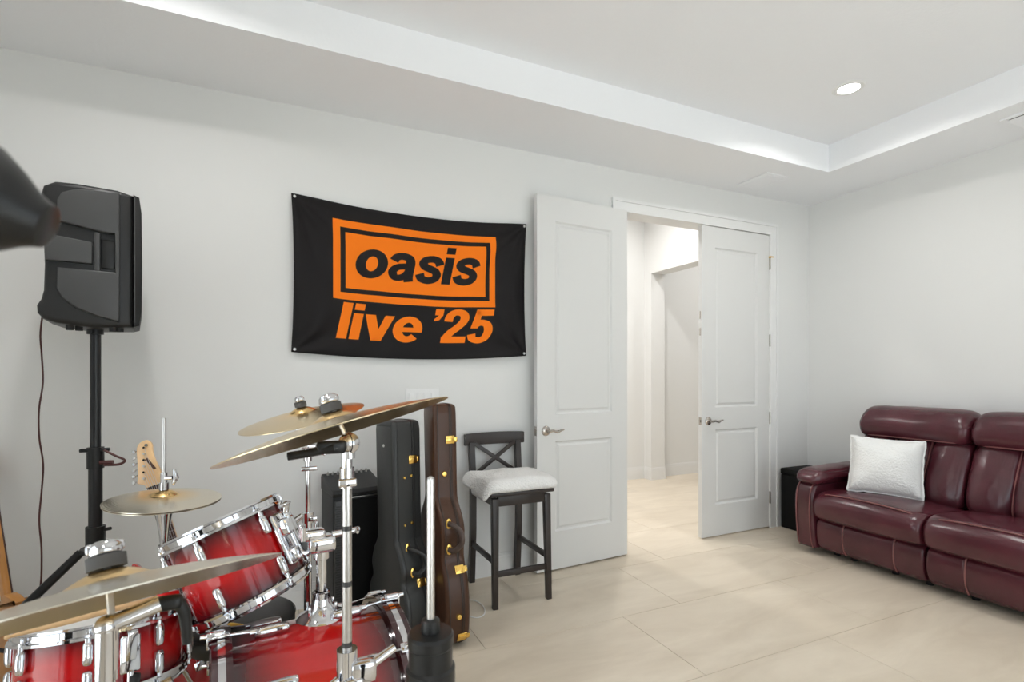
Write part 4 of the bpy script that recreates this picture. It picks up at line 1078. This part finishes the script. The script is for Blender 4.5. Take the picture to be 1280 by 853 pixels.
m = MB(); Mb = Matrix.Rotation(math.radians(-60)+math.atan2((tom_rot.inverted() @ Vector((0.1, -1, 0))).y, (tom_rot.inverted() @ Vector((0.1, -1, 0))).x)+math.radians(60), 4, 'Z')
m.box(Mb @ Vector((0.1515, 0, 0.0)), (0.003, 0.036, 0.020), rot=Mb, bev=0.001); m.build('badge', 'chrome', tm)

# snare drum
s_ax = Vector((-0.0316, 0.2121, 0.9767)).normalized()
sn_c = Vector((-0.4130, 1.6993, 0.552))
sn_rot = frame_z(s_ax, (0, 1, 0))
sn = make_drum('snare_drum', 'red burst snare drum with white head and chrome hoops', 'drum', sn_c, sn_rot, 0.178, 0.155, 8, 'snare_burst', 'snare', None, math.radians(4))
a = math.radians(-62); Ms = Matrix.Rotation(a, 4, 'Z')
m = MB(); m.box(Ms @ Vector((0.190, 0, 0.01)), (0.022, 0.042, 0.085), rot=Ms, bev=0.004); m.box(Ms @ Vector((0.206, 0, 0.03)), (0.014, 0.022, 0.07), rot=Ms @ Matrix.Rotation(0.25, 4, 'Y'), bev=0.003); m.cyl(Ms @ Vector((0.2, 0, -0.03)), Ms @ Vector((0.2, 0, -0.07)), 0.008, seg=12)
m.build('strainer', 'chrome', sn, smooth=50)

# snare stand under it
foot = Vector((-0.411, 1.68, 0.004))
ss = thing('snare_stand', 'chrome snare stand with rubber-tipped basket arms under the snare drum', 'stand', foot)
cent = sn_rot @ Vector((0, 0, -0.155/2-0.10))+sn_c-foot
MB().cyl((0, 0, 0.10), (0, 0, cent.z-0.02), 0.0125, seg=16).build('pole', 'chrome', ss)
MB().rbox((cent.x*0.5, cent.y*0.5, cent.z-0.01), (0.05, 0.05, 0.07), 0.012, (0, 0, 0), 5).build('tilter', 'chrome', ss, smooth=60)
for i in range(3):
    a = math.radians(-60+120*i); e = sn_rot @ Vector((0.192*math.cos(a), 0.192*math.sin(a), -0.095))+sn_c-foot
    up = sn_rot @ Vector((0.205*math.cos(a), 0.205*math.sin(a), -0.050))+sn_c-foot
    ar = MB().tube([cent, (cent+e)/2-Vector((0, 0, 0.012)), e, up], 0.0065, 8, 5).build('basket_arm', 'chrome', ss, smooth=180)
    m = MB(); m.tube([e+(cent-e)*0.12, e, up, up+(up-e)*0.25], 0.0115, 10, 4); m.build('rubber_tip', 'rubber', ar, smooth=180)
    a2 = math.radians(30+120*i); lg = MB().tube([(0.015*math.cos(a2), 0.015*math.sin(a2), 0.24), (0.24*math.cos(a2), 0.24*math.sin(a2), 0.012)], 0.007, 8).build('leg', 'chrome', ss)
    MB().ball((0.24*math.cos(a2), 0.24*math.sin(a2), 0.014), 0.014).build('rubber_foot', 'rubber', lg)

# drumstick across the snare, another on the throne
def stick(name, label, p0, p1, m, tipm=None, red=False):
    p0, p1 = Vector(p0), Vector(p1); d = p1-p0; L_ = d.length
    t = thing(name, label, 'drumstick', p0, frame_z(d))
    MB().lathe([(0, 0), (0.0055, 0.001), (0.0072, 0.006), (0.0074, L_*0.70), (0.0040, L_*0.95), (0.0034, L_*0.968), (0.0048, L_*0.98), (0.0046, L_*0.992), (0, L_)], None, 12).build('shaft', m, t, smooth=60)
    if red: MB().lathe([(0, -0.0008), (0.0060, 0.0), (0.0080, 0.006), (0.0082, 0.055), (0.0074, 0.056)], None, 12).build('grip_end', 'stick_red', t, smooth=60)
    return t
def on_snare(x, y, dz=0.026): return sn_rot @ Vector((x, y, 0.0775+dz))+sn_c
stick('drumstick', 'pale wooden drumstick with a red butt end lying across the snare drum', (-0.2460, 1.6880, 0.677), (-0.5350, 1.4720, 0.711), 'stick_wood', red=True)

# drum throne
tz = 0.475
tx, ty = -0.110, 1.975
tn = thing('drum_throne', 'round black padded drum throne behind the bass drum', 'stool', (tx, ty, 0))
MB().lathe([(0, tz+0.008), (0.10, tz+0.006), (0.150, tz-0.001), (0.166, tz-0.010), (0.171, tz-0.022), (0.171, tz-0.062), (0.163, tz-0.074), (0, tz-0.076)], None, 56).build('seat', 'throne_vinyl', tn, smooth=50)
MB().lathe([(0.1705, tz-0.018), (0.1725, tz-0.015), (0.1735, tz-0.018), (0.1725, tz-0.021)], None, 56, closed=True).build('piping', 'black_plastic', tn, smooth=180)
MB().cyl((0, 0, 0.10), (0, 0, tz-0.07), 0.014, seg=16).build('post', 'chrome', tn)
for i in range(3):
    a = math.radians(95+120*i); lg = MB().tube([(0.015*math.cos(a), 0.015*math.sin(a), 0.28), (0.20*math.cos(a), 0.20*math.sin(a), 0.013)], 0.008, 8).build('leg', 'chrome', tn)
    MB().ball((0.20*math.cos(a), 0.20*math.sin(a), 0.015), 0.015).build('rubber_foot', 'rubber', lg)
pc = stick('pencil', 'yellow stick lying on the black drum throne seat', (-0.190, 1.885, tz+0.014), (-0.095, 1.845, tz+0.012), 'stick_yellow')
pc['category'] = 'stick'

# ------------------------------------------------------------------ cymbals and stands
def cymbal(name, label, c, nrm, R, m, bell=0.045, bow=0.020, edge_wave=0.0):
    prof = [(0.006, 0.0)]
    top = []
    for i in range(9):
        r = 0.006+(bell-0.006)*i/8; top.append((r, bow+0.018-0.018*(r/bell)**2))
    for i in range(1, 13):
        r = bell+(R-bell)*i/12; k = (r-bell)/(R-bell); top.append((r, bow*(1-k**1.6)))
    under = [(r, z-0.0016) for r, z in top[::-1]]
    o = MB().lathe(top+under, None, 96, closed=True).build(name, m, None, smooth=60)
    o.matrix_world = Matrix.Translation(c) @ frame_z(nrm, (0, 1, 0))
    return tag(o, label, 'cymbal', 'cymbals on the drum kit')
def tripod(t, z, r, phase, legm='chrome', n=3, w=0.009):
    for i in range(n):
        a = math.radians(phase+360/n*i); lg = MB().tube([(0.016*math.cos(a), 0.016*math.sin(a), z), (r*math.cos(a), r*math.sin(a), 0.013)], w, 10).build('leg', legm, t)
        MB().ball((r*math.cos(a), r*math.sin(a), 0.015), 0.016).build('rubber_foot', 'rubber', lg)
        MB().tube([(0.014*math.cos(a), 0.014*math.sin(a), z*0.35), (r*0.55*math.cos(a), r*0.55*math.sin(a), z*0.48)], 0.0055, 8).build('brace', legm, t)
    m = MB(); m.cyl((0, 0, z-0.02), (0, 0, z+0.04), 0.020, seg=18); m.cyl((0, 0, z*0.33), (0, 0, z*0.38), 0.018, seg=18); m.build('leg_collar', legm, t)
def mount(t, P, nrm, bow, nut_r=0.015, nut='chrome', felt_r=0.016, rod0=None):
    """rod, felts and wing nut through a cymbal whose centre is P (stand space)"""
    n = Vector(nrm).normalized(); zt = bow+0.018
    MB().cyl(rod0 if rod0 is not None else P-n*0.05, P+n*(zt+0.035), 0.0042, seg=10).build('rod', 'brushed_steel', t)
    m = MB(); m.cyl(P+n*(zt-0.030), P+n*(zt-0.006), felt_r*0.95, seg=18) if False else None
    f = MB(); f.cyl(P+n*(zt+0.0005), P+n*(zt+0.017), felt_r, seg=20); f.build('felt', 'felt', t)
    f = MB(); f.cyl(P+n*(bow-0.012), P+n*(bow+0.010), 0.012, seg=16); f.build('sleeve', 'black_plastic', t)
    m = MB(); Mn = Matrix.Translation(P+n*(zt+0.018)) @ frame_z(n)
    m.lathe([(0, 0), (nut_r*0.9, 0), (nut_r, 0.004), (nut_r*0.95, 0.012), (nut_r*0.6, 0.018), (0, 0.019)], Mn, 16)
    for s in (-1, 1): m.rbox((0, 0, 0), (0.012, nut_r*0.55, 0.014), 0.004, (0, 0, 0), 4, Mn @ Matrix.Translation((s*nut_r*0.8, 0, 0.010)))
    m.build('wing_nut', nut, t, smooth=60)

# ride cymbal on the boom stand in front of the bass drum
ride_n = Vector((-0.2533, 0.1735, 0.9517)).normalized()
ride_c = Vector((0.1126, 1.0886, 1.1668))
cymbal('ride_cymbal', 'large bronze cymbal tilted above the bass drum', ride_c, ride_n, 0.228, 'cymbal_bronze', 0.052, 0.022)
rs = thing('cymbal_stand', 'chrome cymbal stand holding the large bronze cymbal beside the bass drum', 'stand', (0.128, 1.075, 0), group='cymbal stands')
o_ = Vector(rs.location)
tripod(rs, 0.42, 0.26, -90, w=0.008)
MB().cyl((0, 0, 0.10), (0, 0, 0.66), 0.0125, seg=18).build('lower_tube', 'black_metal', rs)
MB().cyl((0, 0, 0.62), (0, 0, 1.085), 0.0095, seg=18).build('upper_tube', 'brushed_steel', rs)
for z in (0.74, 0.86, 0.97): MB().cyl((0, 0, z), (0, 0, z+0.010), 0.0098, seg=18).build('height_mark', 'speaker_panel', rs)
m = MB(); m.cyl((0, 0, 0.655), (0, 0, 0.735), 0.020, seg=20); m.rbox((0.03, -0.01, 0.69), (0.05, 0.03, 0.045), 0.010, (0, 0, 0), 5); m.cyl((0.03, -0.01, 0.69), (0.095, 0.005, 0.715), 0.010, 0.008); m.cyl((-0.02, -0.015, 0.685), (-0.05, -0.03, 0.675), 0.008, 0.006); m.rbox((0.01, -0.02, 0.66), (0.04, 0.02, 0.05), 0.008, (0, 0, 0), 5)
m.build('height_clamp', 'chrome', rs, smooth=50)
m = MB(); m.cyl((0, 0, 1.055), (0, 0, 1.095), 0.014, seg=18); m.box((0, -0.012, 1.067), (0.034, 0.012, 0.016), bev=0.003); m.cyl((0, 0, 1.095), (0, 0, 1.135), 0.0105, seg=14)
m.build('collar', 'chrome', rs, smooth=50)
tp = Vector((0.004, 0, 1.143))
m = MB(); m.ball(tp, (0.021, 0.018, 0.021), None, 24); m.cyl(tp+Vector((0, 0, -0.03)), tp, 0.0115, seg=16); m.lathe([(0.0215, -0.004), (0.0225, 0.0), (0.0215, 0.004)], Matrix.Translation(tp) @ frame_z((0.9, 0.4, 0)), 24); m.build('tilter', 'chrome', rs, smooth=60)
m = MB(); m.rbox(tp+Vector((-0.035, -0.018, -0.004)), (0.055, 0.016, 0.026), 0.007, (0, 0, 0), 5); m.tube([tp+Vector((-0.03, -0.02, -0.004)), tp+Vector((-0.075, -0.015, -0.013)), tp+Vector((-0.112, -0.008, -0.018))], [0.010, 0.008, 0.008], 10)
m.build('tilter_lever', 'black_plastic', rs, smooth=60)
P = ride_c-o_; mount(rs, P, ride_n, 0.022, 0.020, 'chrome', 0.021, rod0=tp)

# smaller crash cymbal further back
cr_n = Vector((-0.207, -0.058, 0.9766)).normalized()
cr_c = Vector((0.0844, 1.8943, 1.133))
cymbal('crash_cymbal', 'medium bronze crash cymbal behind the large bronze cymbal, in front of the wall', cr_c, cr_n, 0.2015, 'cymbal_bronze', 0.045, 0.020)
cs = thing('cymbal_stand', 'thin chrome cymbal stand between the rack tom and the amplifier', 'stand', (0.098, 1.898, 0), group='cymbal stands')
tripod(cs, 0.36, 0.22, 20, w=0.008)
MB().cyl((0, 0, 0.10), (0, 0, 0.80), 0.0125, seg=16).build('lower_tube', 'rosy_chrome' if False else 'chrome', cs)
MB().cyl((0, 0, 0.75), (0, 0, 1.06), 0.0085, seg=16).build('upper_tube', 'chrome', cs)
m = MB(); m.cyl((0, 0, 0.775), (0, 0, 0.81), 0.018, seg=16); m.box((0.015, -0.012, 0.79), (0.03, 0.02, 0.016), bev=0.003); m.build('height_clamp', 'chrome', cs, smooth=50)
m = MB(); m.cyl((0, 0, 0.985), (0, 0, 1.07), 0.0135, seg=16); m.box((0.004, -0.008, 0.960), (0.052, 0.020, 0.014), bev=0.003); m.box((0, -0.008, 1.035), (0.050, 0.018, 0.014), bev=0.003); m.tube([(0.01, -0.012, 1.012), (0.035, -0.015, 1.016), (0.055, -0.015, 1.004)], [0.008, 0.008, 0.004], 8); m.box((-0.012, -0.012, 1.010), (0.026, 0.02, 0.014), bev=0.003)
m.build('collar', 'chrome', cs, smooth=50)
m = MB(); m.cyl((-0.02, -0.005, 1.095), (0.025, -0.005, 1.095), 0.017, seg=18); m.cyl((0, 0, 1.06), (0, 0, 1.095), 0.012, seg=14); m.rbox((0.03, -0.008, 1.102), (0.026, 0.018, 0.030), 0.006, (0, 0, 0), 4); m.rbox((-0.028, -0.008, 1.098), (0.020, 0.018, 0.028), 0.006, (0, 0, 0), 4); m.build('tilter', 'chrome', cs, smooth=50)
mount(cs, cr_c-Vector(cs.location), cr_n, 0.020, 0.016, 'chrome', 0.019)

# hi-hat by the wall
hh_c = Vector((-0.3495, 2.1138, 0.851))
hn = Vector((0.045, -0.030, 1)).normalized()
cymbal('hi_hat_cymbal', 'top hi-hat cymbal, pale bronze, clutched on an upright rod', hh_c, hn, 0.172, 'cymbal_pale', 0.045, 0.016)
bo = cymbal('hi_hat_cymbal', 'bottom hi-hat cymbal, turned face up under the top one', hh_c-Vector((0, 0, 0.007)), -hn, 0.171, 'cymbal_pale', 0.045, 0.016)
hs_ = thing('hi_hat_stand', 'chrome hi-hat stand with an upright pull rod in front of the electric guitar', 'stand', (-0.3495, 2.1138, -0.0))
tripod(hs_, 0.34, 0.16, 30, w=0.008)
DZ = -0.055
MB().cyl((0, 0, 0.05), (0, 0, 0.58), 0.0135, seg=18).build('lower_tube', 'chrome', hs_)
m = MB(); m.cyl((0, 0, 0.55), (0, 0, 0.845+DZ), 0.0105, seg=18); m.lathe([(0.0105, 0.74+DZ), (0.015, 0.79+DZ), (0.024, 0.850+DZ), (0.030, 0.868+DZ), (0.030, 0.874+DZ), (0, 0.875+DZ)], None, 20); m.build('upper_tube', 'chrome', hs_)
m = MB(); m.cyl((0, 0, 0.55), (0, 0, 0.585), 0.019, seg=18); m.box((0.02, -0.01, 0.567), (0.04, 0.018, 0.016), bev=0.003); m.cyl((0, 0, 0.735+DZ), (0, 0, 0.75+DZ), 0.018, seg=16); m.rbox((0, 0, 0.60), (0.095, 0.04, 0.03), 0.010, (0, 0, 0), 5); m.build('height_clamp', 'chrome', hs_, smooth=50)
MB().cyl((0, 0, 0.80), (0, 0, 1.130), 0.0062, seg=12).build('pull_rod', 'brushed_steel', hs_)
m = MB(); m.cyl((0, 0, 0.940+DZ), (0, 0, 0.964+DZ), 0.015, seg=16); m.cyl((0, 0, 0.964+DZ), (0, 0, 0.998+DZ), 0.011, seg=14); m.cyl((0.005, -0.008, 0.980+DZ), (0.028, -0.018, 0.982+DZ), 0.007, seg=10); m.tube([(0.028, -0.016, 0.958+DZ), (0.038, -0.020, 0.982+DZ), (0.032, -0.018, 1.010+DZ)], [0.005, 0.010, 0.005], 8); m.build('clutch', 'chrome', hs_, smooth=50)
m = MB(); m.box((0.02, -0.15, 0.035), (0.08, 0.24, 0.010), rot=(0.14, 0, 0), bev=0.003); m.build('pedal', 'chrome', hs_)

# big cymbal close to the camera
nc_n = Vector((-0.1516, 0.3399, 0.9282)).normalized()
nc_c = Vector((-0.1948, 0.8229, 0.9885))
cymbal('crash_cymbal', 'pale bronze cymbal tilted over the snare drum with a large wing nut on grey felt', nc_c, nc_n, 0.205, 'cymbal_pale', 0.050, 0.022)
ns = thing('cymbal_stand', 'chrome cymbal stand with a round tilter in front of the snare drum', 'stand', (-0.192, 0.798, 0), group='cymbal stands')
o_ = Vector(ns.location)
tripod(ns, 0.36, 0.25, -60, w=0.008)
MB().cyl((0, 0, 0.10), (0, 0, 0.62), 0.0135, seg=18).build('lower_tube', 'chrome', ns)
MB().cyl((0, 0, 0.60), (0, 0, 0.94), 0.0100, seg=18).build('upper_tube', 'chrome', ns)
tp = Vector((0.004, 0.006, 0.966))
m = MB(); m.ball(tp+Vector((-0.004, -0.004, -0.001)), 0.0140, None, 24); m.cyl(tp+Vector((-0.004, -0.004, 0)), tp+Vector((0.050, 0.006, 0.014)), 0.0105, seg=18); m.cyl((0, 0, 0.90), (0, 0, 0.962), 0.0125, seg=16); m.build('tilter', 'chrome', ns, smooth=50)
m = MB(); m.rbox(tp+Vector((0.058, 0.008, 0.012)), (0.034, 0.018, 0.018), 0.006, (0, 0, 0), 5); m.tube([tp+Vector((0.066, 0.009, 0.014)), tp+Vector((0.076, 0.010, -0.004)), tp+Vector((0.080, 0.010, -0.046))], [0.009, 0.008, 0.006], 10, 4); m.build('tilter_lever', 'black_plastic', ns, smooth=60)
m = MB(); m.cyl((0, 0, 0.84), (0, 0, 0.885), 0.017, seg=18); m.rbox((0.02, -0.01, 0.862), (0.05, 0.03, 0.036), 0.008, (0, 0, 0), 5); m.cyl((0.02, -0.01, 0.862), (0.07, 0.0, 0.880), 0.008); m.build('height_clamp', 'chrome', ns, smooth=50)
mount(ns, nc_c-o_, nc_n, 0.022, 0.019, 'chrome', 0.022, rod0=tp)

# black stand with a bare steel rod, close to the camera
bs = thing('rod_stand', 'black stand collar with a bare upright steel rod before the guitar cases', 'stand', (0.190, 0.685, 0))
tripod(bs, 0.40, 0.26, -75, 'black_metal', w=0.008)
MB().cyl((0, 0, 0.10), (0, 0, 0.84), 0.0255, seg=24).build('tube', 'black_metal', bs)
MB().lathe([(0.033, 0.70), (0.033, 0.885), (0.0295, 0.888), (0.0295, 0.914), (0.0310, 0.916), (0.0310, 0.928), (0.0285, 0.932), (0.013, 0.933), (0.012, 0.948), (0.0075, 0.950), (0, 0.950)], None, 40).build('collar', 'black_plastic', bs, smooth=25)
MB().cyl((0, 0, 0.94), (0, 0, 1.137), 0.0053, seg=14).build('rod', 'brushed_steel', bs)
MB().ball((0, 0, 1.137), 0.0053).build('rod_tip', 'brushed_steel', bs, smooth=180)

# ------------------------------------------------------------------ guitars
def electric(name, label, loc, rot, body_m, neck_m, board_m, horn=0.0):
    """local Z up the neck from the bottom of the body, front faces local -Y"""
    g = thing(name, label, 'guitar', loc, rot)
    MG = Matrix(((1, 0, 0, 0), (0, 0, 1, 0), (0, 1, 0, 0), (0, 0, 0, 1)))   # (a,b,t)->(a,t,b)
    bo_ = [(0.0, 0.0), (0.10, 0.012), (0.158, 0.09), (0.150, 0.17), (0.112, 0.235), (0.115, 0.29), (0.128, 0.345), (0.105, 0.375), (0.065, 0.335), (0.030, 0.322), (-0.030, 0.322), (-0.065, 0.350), (-0.105, 0.39+horn), (-0.135, 0.40+1.6*horn), (-0.150, 0.38+1.5*horn), (-0.146, 0.33+0.5*horn), (-0.122, 0.25), (-0.150, 0.17), (-0.160, 0.09), (-0.10, 0.012)]
    MB().prism(smooth_poly(bo_, 5), 0.0, 0.042, MG, bev=0.008).build('body', body_m, g, smooth=50)
    pg_ = smooth_poly([(0.03, 0.30), (0.085, 0.33), (0.09, 0.26), (0.095, 0.17), (0.06, 0.14), (-0.02, 0.16), (-0.085, 0.24), (-0.10, 0.33), (-0.05, 0.31)], 4)
    MB().prism(pg_, -0.003, 0.001, MG).build('pickguard', 'white_plastic', g)
    for z in (0.17, 0.225, 0.28): MB().box((0, -0.006, z), (0.075, 0.008, 0.018), bev=0.003).build('pickup', 'black_plastic', g)
    MB().box((0, -0.006, 0.12), (0.075, 0.010, 0.030), bev=0.002).build('bridge', 'chrome', g)
    nk = MB(); b = bmesh.new(); bmesh.ops.create_cube(b, size=1)
    def taper(bm_, z0, z1, w0, w1, y0, y1):
        for v in bm_.verts:
            k = v.co.z+0.5; w = w0+(w1-w0)*k
            v.co = Vector((v.co.x*w, y0+(v.co.y+0.5)*(y1-y0), z0+(z1-z0)*k))
    taper(b, 0.29, 0.812, 0.056, 0.043, -0.002, 0.018); bmesh.ops.bevel(b, geom=[e for e in b.edges if abs((e.verts[0].co-e.verts[1].co).z) > 0.1 and e.verts[0].co.y > 0.01], offset=0.012, segments=4, profile=0.5, affect='EDGES')
    nk.merge(b).build('neck', neck_m, g, smooth=60)
    b = bmesh.new(); bmesh.ops.create_cube(b, size=1); taper(b, 0.275, 0.812, 0.0565, 0.0432, -0.008, -0.0018)
    fb = MB().merge(b).build('fingerboard', board_m, g, smooth=0)
    for i in range(1, 22):
        z = 0.815-0.648*(1-2**(-i/12)); w = 0.0432+(0.0565-0.0432)*(0.812-z)/0.537
        MB().box((0, -0.0088, z), (w, 0.0016, 0.0013)).build('fret', 'brushed_steel', fb, smooth=0)
    MB().box((0, -0.006, 0.8145), (0.043, 0.009, 0.005)).build('nut', 'black_plastic', g, smooth=0)
    hd = smooth_poly([(0.021, 0.815), (0.030, 0.835), (0.036, 0.870), (0.030, 0.915), (0.030, 0.955), (0.034, 0.985), (0.022, 1.003), (-0.004, 1.000), (-0.020, 0.980), (-0.030, 0.93), (-0.044, 0.865), (-0.050, 0.848), (-0.030, 0.832), (-0.021, 0.815)], 4)
    MB().prism(hd, -0.002, 0.013, MG, bev=0.002).build('headstock', neck_m, g, smooth=50)
    for i in range(6):
        z = 0.856+0.0235*i; x = -0.028+0.0075*i*0.8
        p = MB(); p.cyl((x+0.006, -0.002, z), (x+0.006, -0.014, z), 0.0042, seg=10); p.cyl((x-0.010, 0.006, z), (x-0.034, 0.006, z), 0.003, seg=8); p.rbox((x-0.036, 0.006, z), (0.012, 0.010, 0.015), 0.004, (0, 0, 0), 4)
        p.build('tuner', 'chrome' if i % 2 else 'brushed_steel', g, smooth=60)
    MB().box((0.012, -0.003, 0.905), (0.010, 0.001, 0.055), rot=(0, -0.35, 0)).build('logo', 'rosewood', g, smooth=0)
    MB().cyl((0.016, -0.002, 0.982), (0.016, -0.008, 0.982), 0.006, seg=12).build('string_tree', 'nickel', g)
    for i in range(6):
        x = -0.024+0.0096*i
        MB().tube([(x*1.1, -0.012, 0.12), (x*0.72, -0.0115, 0.815), (-0.022+0.006*i, -0.010, 0.856+0.0235*i)], 0.0007, 5).build('string', 'brushed_steel', g)
    return g
def lean_frame(zdir, back):
    z = Vector(zdir).normalized(); x = Vector(back).cross(z).normalized(); y = z.cross(x)
    return Matrix((x, y, z)).transposed().to_4x4()
eg = electric('electric_guitar', 'red electric guitar with maple headstock and dark fingerboard leaning behind the hi-hat', (-0.200, 2.190, 0.100), lean_frame((-0.29, 0.305, 0.908), (0.10, 1, 0)), 'guitar_red', 'maple', 'rosewood', 0.10)
eg2 = electric('electric_guitar', 'guitar with amber neck leaning on the wall behind the speaker stand', (-0.963, 2.799, 0.016), lean_frame((-0.203, 0.245, 0.948), (-0.75, -0.66, 0)), 'amber_maple', 'amber_maple', 'rosewood', -0.05)
# floor stand that carries the red guitar
gs = thing('guitar_stand', 'black tubular guitar stand under the red electric guitar', 'stand', (-0.19, 2.30, 0))
m = MB(); m.tube([(0.0, 0.02, 0.30), (-0.13, -0.055, 0.012)], 0.008, 8); m.build('leg', 'black_metal', gs)
m = MB(); m.tube([(0.0, 0.02, 0.30), (0.13, -0.055, 0.012)], 0.008, 8); m.build('leg', 'black_metal', gs)
m = MB(); m.tube([(0.0, 0.03, 0.30), (0.0, 0.24, 0.012)], 0.008, 8); m.build('leg', 'black_metal', gs)
m = MB(); m.tube([(0.0, 0.02, 0.28), (-0.105, 0.075, 0.47), (-0.190, 0.128, 0.66)], 0.008, 8); m.build('neck_post', 'black_metal', gs)
for sx in (-1, 1):
    m = MB(); m.tube([(sx*0.075, -0.020, 0.150), (sx*0.075, -0.075, 0.105), (sx*0.075, -0.135, 0.085), (sx*0.075, -0.140, 0.115)], 0.008, 8, 3); m.build('cradle_arm', 'rubber', gs)

# rug under the kit
rg = MB().box((-0.42, 1.40, 0.0015), (1.15, 1.30, 0.003), bev=0.001).build('rug', 'rug', None)
tag(rg, 'flat tan rug under the drum kit', 'rug')

# ------------------------------------------------------------------ microphone on a stand at the left edge
tail = Vector((-0.107, 0.345, 1.356)); mdir = Vector((-0.94, 0.02, 0.34)).normalized()
ms = thing('microphone_stand', 'black microphone stand with round base holding the cone-shaped microphone', 'stand', (-0.225, 0.40, 0))
o_ = Vector(ms.location)
MB().lathe([(0, 0.0), (0.125, 0.0), (0.125, 0.010), (0.10, 0.018), (0.02, 0.024), (0, 0.024)], None, 40).build('base', 'black_metal', ms)
mc = tail+mdir*0.085-o_
MB().cyl((0, 0, 0.02), (0, 0, 1.30), 0.009, seg=16).build('pole', 'black_metal', ms)
m = MB(); m.tube([(0, 0, 1.29), (0, 0, 1.325), mc-Vector((0, 0, 0.046))], 0.009, 10, 4); m.cyl(mc-Vector((0, 0, 0.046))-mdir*0.02, mc-Vector((0, 0, 0.046))+mdir*0.025, 0.009, seg=12); m.build('clip', 'black_plastic', ms, smooth=60)
mi = thing('microphone', 'black cone-shaped microphone held up in front of the loudspeaker', 'microphone', tail, frame_z(mdir))
MB().lathe([(0, 0.0), (0.0085, 0.0), (0.0115, 0.001), (0.0125, 0.004), (0.0150, 0.009), (0.0225, 0.019), (0.0295, 0.030), (0.0330, 0.050), (0.0330, 0.110), (0, 0.110)], None, 40).build('body', 'black_plastic', mi, smooth=50)
MB().lathe([(0.0330, 0.108), (0.035, 0.112), (0.035, 0.120), (0.0335, 0.124)], None, 40).build('collar', 'brushed_steel', mi, smooth=40)
MB().lathe([(0.0325, 0.122), (0.0345, 0.140), (0.0325, 0.158), (0.023, 0.172), (0, 0.178)], None, 40).build('grille', 'grille', mi, smooth=60)
